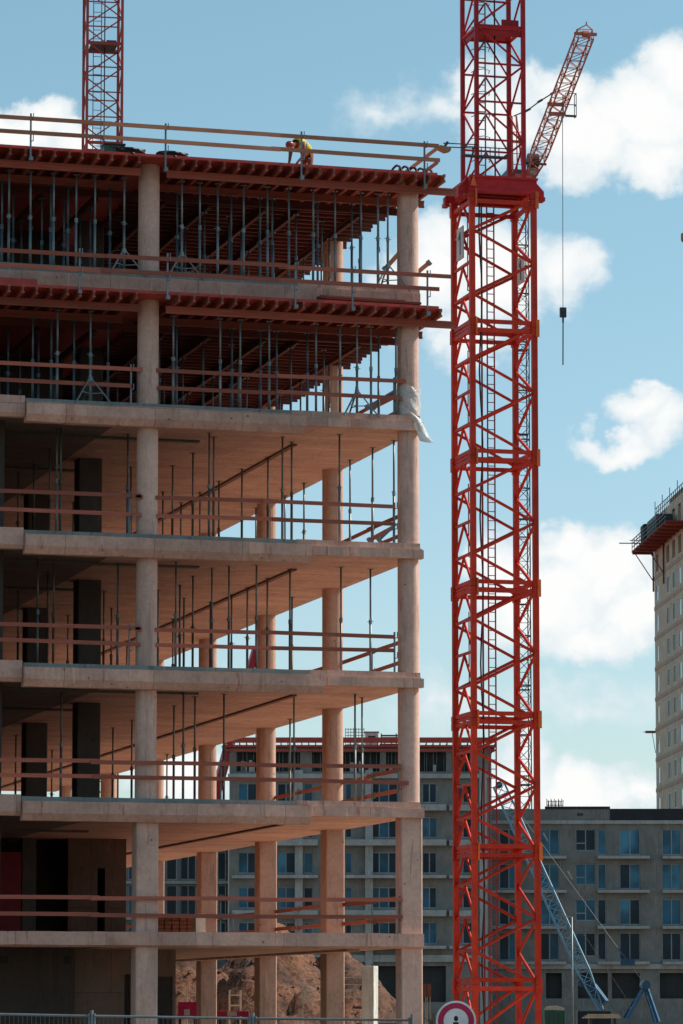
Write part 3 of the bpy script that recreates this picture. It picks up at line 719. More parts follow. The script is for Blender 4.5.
# collar
zb = hit_d(497, 200, D1).z; zt_ = hit_d(497, 184.5, D1).z
c = MB(); o_ = 1.14
c.box(-o_,o_,-o_,-o_+.22,zb,zt_).box(-o_,o_,o_-.22,o_,zb,zt_).box(-o_,-o_+.22,-o_+.221,o_-.221,zb,zt_).box(o_-.22,o_,-o_+.221,o_-.221,zb,zt_)
c.box(-o_-.02,o_+.02,-o_-.06,-o_-.001,zt_-.07,zt_+.01).box(-o_-.02,o_+.02,-o_-.06,-o_-.001,zb,zb+.07)
col = c.build('collar', M['crane_up'], cr)
for (sx, sy) in ((-1,-1),(1,-1),(1,1),(-1,1)):
    c = MB()
    c.prism([(sx*o_, sy*(o_-.5), zb+.02), (sx*(o_+.32), sy*(o_-.5), zb-.04), (sx*(o_+.32), sy*(o_-.5), zb+.16), (sx*o_, sy*(o_-.5), zt_-.02)], (0, sy*.26, 0))
    c.box(min(sx*(o_+.18),sx*(o_+.34)), max(sx*(o_+.18),sx*(o_+.34)), min(sy*(o_-.55),sy*(o_-.18)), max(sy*(o_-.55),sy*(o_-.18)), zb-.16, zb-.03)
    c.build('collar_arm', M['crane_up'], col)
c = MB(); c.box(-o_+.23,o_-.23,-o_+.23,o_-.23,zt_-.16,zt_-.12)
for k in range(5): c.box(-o_+.23,o_-.23,-.9+.42*k,-.82+.42*k,zb+.1,zt_-.17)
c.build('collar_floor', M['crane_dark'], col)
MB().prism([(-o_+.10,-o_-.09,zt_+.0),(-o_-.0,-o_-.09,zt_-.36),(-o_+.2,-o_-.09,zt_-.36)], (0,.03,0)).build('stiffener_plate', M['orange'], col)
MB().box(-.1,.75,-.3,.25,zt_+.02,zt_+.2).build('hatch', M['mast_grey'], col, bevel=.03)
# upper mast
zu = zt_; zj = hit_d(493, 33, D1).z
hs = (zj-zu)/4
lists = [(zu, zj, 4), (zj, zj+hs*4, 4)]
for (z0, z1, n) in lists:
    add_mast(cr, S_UP, z0, z1, n, .13, .072, ('zh', 'zr', 'khr', 'z'), M['crane_up'], plates=False)
pf = MB().box(-.7,.7,-.7,.7,zj-.06,zj+.0); pf.box(.1,.68,-.71,-.66,zj+.0,zj+.28).box(-.76,.76,-.8,-.74,zj-.3,zj-.12).box(-.8,-.74,-.74,.74,zj-.3,zj-.12)
pf.build('platform', M['crane_up'], cr)
# ladders, conduit, rest platform on the way up
b = MB(); ladder(b, -.05, .2, .5, zb, .24); b.bar((-.34,.25,.5),(-.34,.25,zb),.05)
b.build('ladder', M['crane_dark'], cr)
b = MB(); ladder(b, -.35, .3, zt_, zj+6, .36)
for k in range(16):                                # safety hoops
    z_ = zt_+.8+k*.75; b.path([(-.35-.3*math.cos(R(t)), .3-.55*math.sin(R(t)), z_) for t in range(0, 181, 45)], .015, 5)
b.build('ladder', M['galv'], cr)
b = MB(); pts = []
zz = .5
while zz < zj+6: pts.append((-.42+.05*math.sin(zz*1.3) if zz < zb else .1, .1, zz)); zz += .8
b.path(pts, .028, 6); b.build('power_cable', M['black'], cr)
# number plates (a 1 on each)
h = S_LO/2
pz0, pz1 = hit_d(457, 263, D1).z, hit_d(457, 231, D1).z
sg = MB().box(-h-.17,-h-.13,-.58,.14,pz0,pz1).build('number_plate', M['white'], cr)
b = MB(); digit_one(b, (-h-.172,-.22,pz0+.16), (0,-1,0), pz1-pz0-.32, (-.004,0,0)); digit_one(b, (-h-.128,-.22,pz0+.16), (0,1,0), pz1-pz0-.32, (.004,0,0)); b.build('numeral', M['blackpaint'], sg)
pz0, pz1 = hit_d(524, 280, D1).z, hit_d(524, 253, D1).z
sg = MB().box(h-.02,h+.02,.0,.72,pz0,pz1).build('number_plate', M['white'], cr)
b = MB(); digit_one(b, (h-.022,.38,pz0+.12), (0,-1,0), pz1-pz0-.24, (-.004,0,0)); digit_one(b, (h+.022,.34,pz0+.12), (0,1,0), pz1-pz0-.24, (.004,0,0)); b.build('numeral', M['blackpaint'], sg)
# outrigged work platform and floodlight at the top
zq = hit_d(470, 163, D1).z
b = MB().box(-1.35,.2,-1.0,-.8,zq-.06,zq).bar((-1.35,-.98,zq),(-1.35,-.98,zq+.28),.04).bar((-1.35,-.98,zq+.26),(.2,-.98,zq+.26),.03)
for k in range(5): b.bar((-1.0+.3*k,-.98,zq),(-1.0+.3*k,-.98,zq+.26),.025)
b.build('platform', M['darksteel'], cr)
zl = hit_d(447, 158.5, D1).z
lm = MB().bar((-.8,-.85,zl+.22),(-1.95,-.85,zl+.2),.03).bar((-.8,-.85,zl+.1),(-1.8,-.85,zl+.08),.03).bar((-1.80,-.85,zl+.25),(-1.95,-.85,zl+.02),.08).build('lamp_arm', M['darksteel'], cr)
MB().prism([(-2.2,-1.0,zl+.02),(-2.1,-1.0,zl+.10),(-1.72,-1.0,zl+.04),(-1.74,-1.0,zl-.07),(-1.9,-1.0,zl-.11)], (0,.3,0)).build('floodlight', M['lamp'], lm)
# trailing cables on the way up (thin drop lines under the joints)
b = MB()
for (zz, x0) in ((zb-3.0,-.8),(zb-7.4,-.8),(zb-11.8,-.8),(zb-16,-.8)):
    b.bar((x0,.3,zz),(x0,.3,zz+2.4),.03).bar((x0,.3,zz),(-.55,.3,zz),.03)
b.build('cable_bracket', M['crane_dark'], cr)
# base cross frame
z_ = hit_d(497, 1012, D1).z
MB().box(-1.25,1.25,-1.25,-1.0,0.3,.8).box(-1.25,1.25,1.0,1.25,0.3,.8).box(-1.25,-1.0,-.99,.99,.3,.8).box(1.0,1.25,-.99,.99,.3,.8).box(-1.6,1.6,-1.6,1.6,0,.29).build('base_frame', M['crane_dark'], cr)
# ---- left crane
D2 = 178.0
base = hit_d(102.5, 100, D2); base.z = 0
c2 = thing('tower_crane', base, 'slender red lattice crane mast rising behind the left end of the topmost deck', 'tower crane', rz=R(-6))
zj2 = hit_d(102, 47, D2).z; sec2 = 5.0
for k in range(-9, 4):
    add_mast(c2, 1.72, zj2+sec2*k, zj2+sec2*(k+1), 4, .125, .068, ('zh', 'zr', 'zh', 'k'), M['crane_mid'], plates=False)
b = MB(); ladder(b, -.25, .2, zj2-10, zj2+10, .4, .45); b.build('ladder', M['galv'], c2)
MB().box(-.65,.65,-.65,.65,zj2-.05,zj2).box(.1,.6,-.68,-.62,zj2,zj2+.18).build('platform', M['darksteel'], c2)
b = MB(); b.tube((.1,.1,zj2-20),(.1,.1,zj2+10),.03,6); b.build('power_cable', M['black'], c2)

# ---- distant luffing crane
D3 = 385.0
base = hit_d(522.5, 500, D3); base.z = 0
lc = thing('luffing_crane', base, 'distant luffing tower crane, raised red jib and thin dark mast behind the large crane', 'tower crane', rz=-YAW+R(10))
ztop = hit_d(522, 182, D3).z
zz = 0.0; k = 0
while zz < ztop-.1:
    z1 = min(zz+5.2, ztop); blue = hit_d(522, 497, D3).z < (zz+z1)/2 < hit_d(522, 462, D3).z
    add_mast(lc, 1.30, zz, z1, 4, .10, .07, ('zh','zr','z','zrh'), M['blue'] if blue else M['mast_grey'], plates=False); zz = z1; k += 1
b = MB()
for k in range(1, 10): b.box(-.66,.66,-.66,.66,ztop*k/10-.15,ztop*k/10-.1)
b.build('platform', M['mast_grey'], lc)
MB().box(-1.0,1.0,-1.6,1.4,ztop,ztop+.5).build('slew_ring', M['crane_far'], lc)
MB().box(-1.2,1.5,1.0,4.6,ztop+.51,ztop+1.6).build('machinery_deck', M['mast_grey'], lc)
MB().box(.7,1.6,-1.4,.2,ztop+.51,ztop+2.3).build('cab', M['white'], lc)
lc_inv = Matrix.Rotation(-(lc.rotation_euler[2]), 3, 'Z')
def tolocal(p): return lc_inv @ (p - lc.location)
JD = 24.0                                          # the jib also reaches towards us
p0 = tolocal(hit_d(529, 180, D3)); p1 = tolocal(hit_d(585.5, 34, D3-JD))
ax = (p1-p0); L = ax.length; ax.normalize(); sx = ax.cross(Vector((0,0,1))).normalized(); sy = sx.cross(ax).normalized()
def jl(t, a, c_): return p0 + ax*t + sx*a + sy*c_
w = .78; b = MB(); ch = MB(); nb = 20
cor = [(-w,-.55),(w,-.55),(w,.55),(-w,.55)]
def taper(t): return min(1, .45 + t/L*3.0)
for (a, c_) in cor:
    for k in range(nb): ch.bar(jl(L*k/nb, a*taper(L*k/nb), c_*taper(L*k/nb)), jl(L*(k+1)/nb, a*taper(L*(k+1)/nb), c_*taper(L*(k+1)/nb)), .13)
for k in range(nb):
    t0, t1 = L*k/nb, L*(k+1)/nb
    for f in range(4):
        (a, c_), (a2, c2_) = cor[f], cor[(f+1) % 4]
        if k % 2: (a, c_), (a2, c2_) = (a2, c2_), (a, c_)
        b.bar(jl(t0, a*taper(t0), c_*taper(t0)), jl(t1, a2*taper(t1), c2_*taper(t1)), .06); b.bar(jl(t1, a*taper(t1), c_*taper(t1)), jl(t1, a2*taper(t1), c2_*taper(t1)), .055)
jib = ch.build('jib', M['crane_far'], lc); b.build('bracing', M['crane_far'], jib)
tip = MB(); e = jl(L, 0, 0)
tip.bar(e-sx*1.15, e+sx*1.15, .28).bar(jl(L,-w,.5), e+Vector((.1,0,.95)), .09).bar(jl(L,w,.5), e+Vector((.1,0,.95)), .09).bar(e+Vector((.1,0,.9)), e+Vector((.1,0,1.25)), .1).tube(e-sx*.3, e+sx*.3, .35, 10)
tip.build('jib_head', M['crane_far'], jib)
pm = L*.50; q = jl(pm, w, 0)
b = MB().bar(jl(pm,-w-.1,.6), jl(pm,w+.1,.6), .35).bar(jl(pm,-w-.1,-.6), jl(pm,w+.1,-.6), .35)
b.build('jib_frame', M['crane_far'], jib)
cg = MB(); r_ = Vector((1,0,0))
b0 = jl(pm, -w, -.3) - Vector((0,0,.4))
for (i_, j_) in ((0,0),(1,0),(0,1),(1,1)):
    q_ = b0 + r_*(.15+1.15*i_) + Vector((0,.8*j_,0)); cg.bar(q_, q_+Vector((0,0,2.4)), .07)
for zq_ in (0, 1.2, 2.4):
    cg.bar(b0+r_*.15+Vector((0,0,zq_)), b0+r_*1.3+Vector((0,0,zq_)), .07 if zq_ else .2); cg.bar(b0+r_*1.3+Vector((0,0,zq_)), b0+r_*1.3+Vector((0,.8,zq_)), .07)
cg.build('service_cage', M['mast_grey'], jib)
wn = MB(); b0 = jl(L*.10, .1, .7); wn.tube(b0-sx*.55, b0+sx*.55, .75, 14).bar(b0+sx*1.0-ax*.5, b0-sx*1.6-ax*.6, .22)
wn.build('winch', M['darksteel'], jib)
hc = tolocal(hit_d(562.5, 96, D3-JD*.53)); hb = tolocal(hit_d(563, 312, D3-JD*.53)); he = tolocal(hit_d(563, 365, D3-JD*.53))
MB().tube(hc, hb, .035, 6).build('hoist_rope', M['mast_grey'], lc)
hk = MB().box(hb.x-.32,hb.x+.32,hb.y-.2,hb.y+.2,hb.z-.55,hb.z+.45).tube(hb-Vector((0,.25,-.1)), hb+Vector((0,.25,.1)), .3, 10).tube(hb-Vector((0,0,.55)), hb-Vector((0,0,1.1)), .1, 8)
hk.build('hook_block', M['darksteel'], lc); MB().tube(hb-Vector((0,0,1.1)), he, .07, 6).build('sling', M['mast_grey'], lc)
st = [tolocal(hit_d(u, v, D3-JD*t)) for (u, v, t) in ((553, 93, .5), (540, 101, .4), (528, 110, .2), (514, 116, .0))]
b = MB(); b.path(st, .07, 6)
for q in st[:3]: b.tube(q-Vector((.25,0,.15)), q+Vector((.25,0,.15)), .14, 6)
b.build('luffing_rope', M['mast_grey'], lc)
af = tolocal(hit_d(514, 116, D3))
b = MB()
for s_ in (-.6, .6):
    b.bar(Vector((s_,1.2,ztop+.5)), Vector((af.x+s_*.4, af.y, af.z)), .16); b.bar(Vector((s_,4.2,ztop+1.6)), Vector((af.x+s_*.4, af.y, af.z)), .12)
for k in range(5): b.bar(Vector((-.55,1.2+k*.1,ztop+1+k*1.2)), Vector((.55,1.2+k*.1,ztop+1+k*1.2)), .07)
b.build('rope_gantry', M['crane_far'], lc)
# jib tip of one more crane at the right border
b = thing('crane_jib', hit_d(686, 236, 300), 'small red jib tip reaching in at the right border of the sky', 'crane jib')
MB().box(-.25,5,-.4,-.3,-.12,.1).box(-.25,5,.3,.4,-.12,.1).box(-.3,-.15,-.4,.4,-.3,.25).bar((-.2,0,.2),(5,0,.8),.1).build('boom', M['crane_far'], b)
MB().tube((-.15,-.2,-.3),(-.15,.2,-.3),.22,10).build('sheave', M['crane_far'], b)

# ------------------------------------------------------------------ apartment blocks behind
def lx(u, D): return (u-341.5)/F_PX * D / 1.0
def local_frame(D): 
    o = CAM + FWD*D; o.z = 0; return o
def px(u, v, D):
    p = hit_d(u, v, D); r = p - CAM; return (r.dot(RGT), p.z)
def block(name, label, D, u0, u1, vtop, windows, bands, extra=None, depth=16, wallmat='block'):
    o = local_frame(D); t = thing(name, o, label, 'building', rz=-YAW)
    xa = px(u0, 900, D)[0]; xb = px(u1, 900, D)[0]; zt = px((u0+u1)/2, vtop, D)[1]
    # openings: list of (xa, xb, za, zb)
    ops = []
    for (a, c, va, vb, kind) in windows:
        ops.append((px(a, vb, D)[0], px(c, vb, D)[0], px(a, vb, D)[1], px(a, va, D)[1], kind))
    xsort = sorted({xa, xb, *[q for o_ in ops for q in o_[:2]]}); zsort = sorted({0.0, zt, *[q for o_ in ops for q in o_[2:4]]})
    w = MB()
    for i in range(len(xsort)-1):
        run = None
        for j in range(len(zsort)-1):
            cx, cz = (xsort[i]+xsort[i+1])/2, (zsort[j]+zsort[j+1])/2
            hole = any(o_[0] < cx < o_[1] and o_[2] < cz < o_[3] for o_ in ops)
            if not hole:
                run = [zsort[j], zsort[j+1]] if run is None else [run[0], zsort[j+1]]
            if hole or j == len(zsort)-2:
                if run: w.box(xsort[i], xsort[i+1], 0, .35, *run)
                run = None
    w.build('wall', M[wallmat], t)
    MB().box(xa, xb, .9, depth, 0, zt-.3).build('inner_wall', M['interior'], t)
    MB().box(xa-.1, xb+.1, .36, depth+.1, zt-.29, zt).build('roof', M['block_dark'], t)
    for o_ in ops:
        (a, c, z0, z1, kind) = o_
        if kind == 'open': continue
        fr = MB().box(a, a+.1, .12, .22, z0, z1).box(c-.1, c, .12, .22, z0, z1).box(a+.1, c-.1, .12, .22, z1-.1, z1).box(a+.1, c-.1, .12, .22, z0, z0+.1)
        n = max(1, math.ceil((c-a)/1.05)); 
        for k in range(1, n): x_ = a+(c-a)*k/n; fr.box(x_-.05, x_+.05, .12, .22, z0+.1, z1-.1)
        if kind in ('blue2',): fr.box(a+.1, a+(c-a)/n-.05, .125, .215, z0+(z1-z0)*.33, z0+(z1-z0)*.33+.1)
        f = fr.build('window', M['frame'], t)
        for k in range(n):
            x0_, x1_ = a+.1+(c-a-.2)*k/n, a+.1+(c-a-.2)*(k+1)/n
            if kind == 'half' and k == n-1: m_ = M['glass_dark']
            elif kind == 'dark': m_ = M['glass_dark'] if (k + int(a)) % 3 else M['glass']
            else: m_ = random.choice((M['glass'], M['glass'], M['glass_pale'], M['glass_pale'], M['glass_dark']))
            MB().box(x0_+.002, x1_-.002, .16, .19, z0+.1, z1-.1).build('pane', m_, f)
    for (a, c, va, vb, out, mat) in bands:
        x0, x1 = px(a, va, D)[0], px(c, va, D)[0]; z0, z1 = px(a, vb, D)[1], px(a, va, D)[1]
        MB().box(x0, x1, -out, -.002, z0, z1).build('balcony' if out > .5 else 'cornice', M[mat], t)
    return t, xa, xb, zt
wins = []; bands = []
rows = [(829,855),(863.5,889),(899,925),(932.5,960.5)]
for r_i, (va, vb) in enumerate(rows):
    for off in (0, 122):
        ks = 'blue' if r_i < 2 else 'half'
        wins += [(540+off, 559.5+off, va, vb, 'blue' if r_i < 3 else 'dark'), (575.5+off, 596+off, va, vb-4, 'blue2' if r_i < 3 else 'dark'), (597.5+off, 606.6+off, va, vb, 'blue' if r_i < 2 else 'dark'), (619.6+off, 640.5+off, va, vb, 'blue' if r_i < 2 else ('half' if r_i == 2 else 'dark'))]
        bands += [(597+off, 649+off, vb+1.2, vb+4, 1.0, 'block_band'), (490+off if off == 0 else 662, 566+off, vb+1.2, vb+4, .9, 'block_band')]
for (a, c) in ((546, 562),(578, 608),(612, 640),(660, 690),(700, 730)): wins.append((a, c, 973, 998.5, 'open'))
# one more row hidden behind the mast
for (va, vb) in rows: wins.append((499, 519, va, vb, 'dark'))
bands += [(484, 760, 820.5, 824, .25, 'block_band'), (484, 760, 964, 969, .35, 'block_band')]
t, xa, xb, zt = block('apartment_block', 'grey unfinished apartment block with blue film windows, right of the large crane', 335, 484, 760, 809, wins, bands)
D = 335.0
x0, z0 = px(610, 820, D); x1, z1 = px(760, 811.5, D)
MB().box(x0, x1, -.08, -.003, z0, z1+.25).build('parapet', M['block_dark'], t)
x0, z0 = px(545, 808.5, D); x1, z1 = px(610, 806.5, D); MB().box(x0, x1, -.1, .3, z0-.05, z1).build('coping', M['block_dark'], t)
x0, z0 = px(577, 816, D); x1, z1 = px(583, 813, D); MB().box(x0, x1, -.03, -.004, z0, z1).build('vent', M['darksteel'], t)
b = MB()
for k in range(14):
    x_ = px(548+k*1.25, 800, D)[0]; y_ = 2+.5*(k % 3); b.bar((x_, y_, zt), (x_+.05*(k % 2), y_, px(550, 797.5+(k*7 % 3), D)[1]), .06)
for v in (800, 804): b.bar((px(548, v, D)[0], 2, px(548, v, D)[1]), (px(564, v, D)[0], 2, px(548, v, D)[1]), .05)
b.v = [tuple(p) for p in b.v]
rb = b.build('starter_bars', M['darksteel'], t)
# debris nets / facade lights bits
# ---- block behind the columns
D = 330.0; wins = []; bands = []
lrows = [(817,838),(852,873.5),(887,908.5),(922,944),(783,803)]
for i_, (va, vb) in enumerate(lrows):
    for (a, c, kd) in ((238,257,'dark'),(277,313,'blue'),(345,352,'dark'),(370,398,'dark'),(422,437,'blue'),(452,474,'dark')):
        wins.append((a, c, va, vb, kd if (i_+a) % 3 else 'half'))
    for (a, c, o_) in ((232,262,.6),(276,318,1.2),(343,446,1.2),(449,478,.6)):
        bands.append((a, c, vb+2.0 if i_ % 2 else vb+2, vb+8 if (i_ % 2 == 0) else vb+5, o_, 'block_band'))
wins += [(a, c, 752, 771.5, 'open') for (a, c) in ((236,262),(268,300),(312,338),(343,380),(386,412),(419,446),(452,470))]
wins += [(a, c, 966, 1002, 'open') for (a, c) in ((240,290),(345,398),(406,446))]
bands += [(228,492,774,778.5,.5,'block_band'), (228,492,955,962,.3,'block_band')]
t2, xa, xb, zt = block('apartment_block', 'taller unfinished apartment block seen between the columns, red formwork on its roof', D, 229, 492, 748, wins, bands)
x0, z0 = px(226, 748, D); x1, z1 = px(495, 736.5, D); d = MB()
d.box(x0, x1, -.8, 14, zt+.02, zt+.22); d.build('roof_formwork', M['ply'], t2)
b = MB(); 
for k in range(40): x_ = x0+(x1-x0)*k/39; b.box(x_-.05, x_+.05, -1.0, 10, zt+.23, zt+.40)
b.build('roof_joists', M['hbeam'], t2)
b = MB().box(x0, x1, -.75, -.7, zt+.41, zt+.9).box(x0, x1, -1.0, -.93, zt-.35, zt-.18).box(x0, x1, 1.0, 1.07, zt-.3, zt-.12).build('roof_beam', M['ply'], t2)
b = MB()
for k in range(46):
    u = 236+k*5.2+random.uniform(-2,2); x_ = px(u, 760, D)[0]; z0_ = px(u, 771.5, D)[1]; z1_ = px(u, 752, D)[1]; b.tube((x_, .5+.2*(k % 2), z0_), (x_, .5+.2*(k % 2), z1_), .05, 6)
b.build('shoring', M['galv'], t2)
b = MB(); rq = random.Random(12)
for k in range(26):
    u = rq.uniform(234, 478); x_ = px(u, 760, D)[0]; z0_ = px(u, 771.5, D)[1]; hh = rq.uniform(.3, 1.1); ww = rq.uniform(.1, .5); b.box(x_, x_+ww, .2, .6, z0_, z0_+hh)
b.build('stored_materials', M['block_band'], t2)
for u in (299, 369, 483): x_ = px(u, 800, D)[0]; MB().box(x_-.35, x_+.35, -.45, -.003, 0, zt-2).build('drainpipe' if u == 483 else 'pilaster', M['block_band'], t2)
zr = zt+.42
cb = thing('site_cabin', Vector((0,0,0)), 'small white site cabin on the roof of the block behind the columns', 'cabin')
def on_block(u, D, y, z): q = CAM + FWD*(D+y) + RGT*px(u, 730, D)[0]; return Vector((q.x, q.y, z))
cb.location = on_block(372, D, 3, zr); cb.rotation_euler = (0,0,-YAW)
MB().box(-.6,.6,-.6,.6,0,1.15).build('body', M['white'], cb, bevel=.04); MB().box(-.32,.32,-.63,-.601,.35,.85).build('window', M['glass_dark'], cb); MB().box(-.66,.66,-.66,.66,1.151,1.25).build('roof', M['galv'], cb)
rk = thing('rebar_cage', on_block(355, D, 3, zr), 'rebar cage standing on that roof left of the small white cabin', 'rebar cage', rz=-YAW)
b = MB()
for k in range(8): b.bar((-.85+.24*k,0,0),(-.85+.24*k,0,1.6),.05)
for k in range(6): b.bar((-.85,0,.1+.28*k),(.85,0,.1+.28*k),.05)
b.build('bars', M['mast_grey'], rk)
fr = thing('guard_frame', on_block(262, D, 2, zr), 'thin metal guard frame at the left end of the roof formwork behind', 'frame', rz=-YAW)
b = MB()
for s_ in (-.6,.6):
    b.bar((s_,0,0),(s_,0,1.1),.06)
b.bar((-.6,0,1.07),(.6,0,1.07),.06).bar((-.6,0,.6),(.6,0,.6),.05).box(-.55,.55,-.1,.1,0,.35).build('bars', M['mast_grey'], fr)
tm = thing('timber_stack', on_block(390, D, 3, zr), 'brown timber stack on that roof right of the small white cabin', 'timber', rz=-YAW)
for k in range(5): MB().bar((-.9+.05*k,0,.12+.2*k),(.85-.1*(k % 2),0,.12+.2*k),.5,.12).build('plank', M['hbeam'], tm)
MB().box(-.8,-.7,-.2,.2,0,1.1).box(.55,.65,-.2,.2,0,1.1).build('bearer', M['hbeam_dark'], tm)
# low wing left of that block
D = 340.0
wins = [(a, c, va, vb, k_) for (va, vb) in ((852,880),(885,915),(922,944)) for (a, c, k_) in ((128,138,'blue'),(166,177,'blue'),(180,196,'dark'),(210,226,'dark'))]
block('apartment_wing', 'lower grey apartment wing behind the left front column, blue film on its windows', D, 60, 226, 815, wins, [(100,228,881,884,.4,'block_band'),(100,228,916,920,.4,'block_band')], depth=12)

# ------------------------------------------------------------------ tan tower at the right border
corner = hit_d(655.5, 700, 384); corner.z = 0
ang = -YAW + math.atan((341.5-120)/F_PX)          # facade recedes towards a point left of the camera axis
# local x runs from the far corner towards us along the seen facade; local y goes right, into the building
tw_rot = math.atan2(-math.cos(ang), math.sin(ang))
tw = thing('tower_block', corner, 'tall tan tower block with narrow windows at the right border', 'building', rz=0)
dirv = Vector((math.sin(math.atan((341.5-120)/F_PX)), -1, 0)).normalized()
dirw = (RGT*dirv.x + FWD*dirv.y).normalized()
tw.rotation_euler = (0, 0, math.atan2(dirw.y, dirw.x))
ztw = hit_d(655.5, 519, 384).z
fh = ztw/17.0
LW = 46.0
ops = [(1.2,3.1)] + [(8.6+4.05*k, 10.6+4.05*k) for k in range(9)]
w = MB(); 
xs_ = sorted({0.0, LW, *[q for o_ in ops for q in o_]})
def yr_(a, b2): return (a, b2)
for i in range(len(xs_)-1):
    cx = (xs_[i]+xs_[i+1])/2; hole = any(a < cx < c_ for a, c_ in ops)
    if not hole: w.box(xs_[i], xs_[i+1], 0, .35, 0, ztw)
    else:
        for fl in range(17): w.box(xs_[i], xs_[i+1], 0, .35, fl*fh+2.35, min(ztw, (fl+1)*fh+.55))
        w.box(xs_[i], xs_[i+1], 0, .35, 0, .55)
w.v = [(x, y, z) for (x, y, z) in w.v]
w.build('wall', M['tower'], tw)
for fl in range(1, 17): MB().box(-.05, LW, -.05, -.003, fl*fh-.22, fl*fh+.18).build('floor_band', M['tower_band'], tw)
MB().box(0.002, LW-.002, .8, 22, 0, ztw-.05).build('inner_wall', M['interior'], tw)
MB().box(0, .35, .352, 22, 0, ztw-.002).build('end_wall', M['tower'], tw)
for fl in range(17):
    for k, (a, c_) in enumerate(ops):
        f = MB().box(a, a+.16, -.01, .08, fl*fh+.55, fl*fh+2.35).box(c_-.16, c_, -.01, .08, fl*fh+.55, fl*fh+2.35).box(a+.16, c_-.16, -.01, .08, fl*fh+2.25, fl*fh+2.35).box(a+.16, c_-.16, -.01, .08, fl*fh+.55, fl*fh+.65)
        if fl > 14: continue
        if k > 6: continue
        fo = f.build('window', M['white'], tw)
        MB().box(a+.162, c_-.162, .03, .06, fl*fh+.652, fl*fh+2.248).build('pane', M['glass_grey'] if (fl*3+k*5) % 3 == 0 else M['glass_dark'], fo)
# parapet, rails and rods on the roof edge
b = MB()
for k in range(24): b.bar((k*1.3+.3, .1, ztw), (k*1.3+.3, .1, ztw+1.0+.8*(k % 4 == 0)), .07)
for z_ in (.5, 1.0): b.bar((.2, .1, ztw+z_), (32, .1, ztw+z_), .06)
b.build('roof_rail', M['mast_grey'], tw)
MB().box(9, 40, .3, 6, ztw+.002, ztw+.8).build('roof_panel', M['tower_band'], tw)
# cantilever platform
pfz = hit_d(640, 551, 383).z
pl = thing('scaffold_platform', corner + Vector((0,0,pfz)), 'red bottomed scaffold platform with railings jutting from the tan tower', 'scaffold platform')
pl.rotation_euler = tw.rotation_euler
MB().box(-.6, 24, -2.3, -.06, 0, .14).build('deck', M['hbeam'], pl)
for k in range(10): MB().box(-.4+k*2.6, -.25+k*2.6, -2.25, -.1, -.22, -.002).build('bearer', M['ply'], pl)
b = MB()
for k in range(14): b.bar((-.5+k*1.8, -2.25, .15), (-.5+k*1.8, -2.25, 1.35), .06)
for z_ in (.55, .95, 1.3): b.bar((-.6, -2.25, z_), (24, -2.25, z_), .06, .08)
b.bar((-.6,-3.6,1.0),(-.6,-.1,1.0),.1).bar((-.55,-2.5,1.3),(-.55,-.1,1.3),.07)
b.build('railing', M['mast_grey'], pl)
b = MB()
for x_ in (.2, 7.5): MB().bar((x_, -2.0, -.25), (x_, -.2, -3.0), .09).bar((x_, -.14, -4.2), (x_, -.14, -.05), .16).build('bracket', M['crane_dark'], pl)
MB().box(1.0, 3.2, -1.6, -.3, .15, 2.6).build('net_bundle', M['black'], pl, bevel=.2)
MB().box(9.5, 16, -2.1, -.4, .15, 1.9).build('dark_panel', M['darksteel'], pl, bevel=.1)
# red outrigger low on the tower
q = hit_d(655.5, 732, 384)
og = thing('wall_bracket', q, 'small red outrigger arm on the left edge of the tan tower', 'bracket', rz=-YAW)
MB().box(-1.05,.0,-.2,.2,-.12,.12).bar((-1.3,0,.0),(-1.05,0,0),.06).build('arm', M['crane_far'], og); MB().bar((-.35,0,-.12),(.0,0,-2.2),.06).build('strut', M['mast_grey'], og)
# thin cable up the tower edge
tc = MB().tube((-.1,-.12,0),(-.1,-.12,ztw*.42),.05,6)
tc.build('downpipe', M['mast_grey'], tw)

# ------------------------------------------------------------------ blue crawler crane
DB = 165.0
pb = hit_d(596, 1005, DB); base = Vector((pb.x, pb.y, 0))
cc = thing('crawler_crane', base, 'blue lattice boom crawler crane in front of the grey block', 'crawler crane', rz=-YAW)
inv = Matrix.Rotation(YAW, 3, 'Z')
def cl(u, v, D=DB): return inv @ (hit_d(u, v, D) - base)
p0 = cl(601, 1010); p1 = cl(499, 785, DB+4)
ax = (p1-p0); L = ax.length; ax.normalize(); sy = Vector((0,1,0)); sx = ax.cross(sy).normalized()
b = MB(); ch = MB(); nb = 24; w = .27
def tp(t): return min(1, .35+t/L*4) 
cor = [(-w,-w),(w,-w),(w,w),(-w,w)]
def bl(t, a, c_): return p0+ax*t+sx*a*tp(t)+sy*c_*tp(t)
for (a, c_) in cor:
    for k in range(nb): ch.tube(bl(L*k/nb,a,c_), bl(L*(k+1)/nb,a,c_), .036, 6)
for k in range(nb):
    t0, t1 = L*k/nb, L*(k+1)/nb
    for f in range(4):
        (a, c_), (a2, c2_) = cor[f], cor[(f+1) % 4]
        if k % 2: (a, c_), (a2, c2_) = (a2, c2_), (a, c_)
        b.tube(bl(t0,a,c_), bl(t1,a2,c2_), .017, 5); b.tube(bl(t1,a,c_), bl(t1,a2,c2_), .015, 5)
bo = ch.build('boom', M['blue_pale'], cc); b.build('bracing', M['blue_pale'], bo)
MB().bar(bl(L*.02,0,0)-sx*.3, bl(L*.10,0,0)-sx*.1, .3, .3).tube(bl(L*.13,.3,-.2), bl(L*.13,.3,.3), .2, 10).build('boom_foot', M['blue'], bo)
MB().tube(p1-sy*.2, p1+sy*.2, .16, 10).build('sheave', M['blue'], bo)
g0, g1, g2 = cl(626, 1018), cl(645, 985), cl(657, 1022)
b = MB()
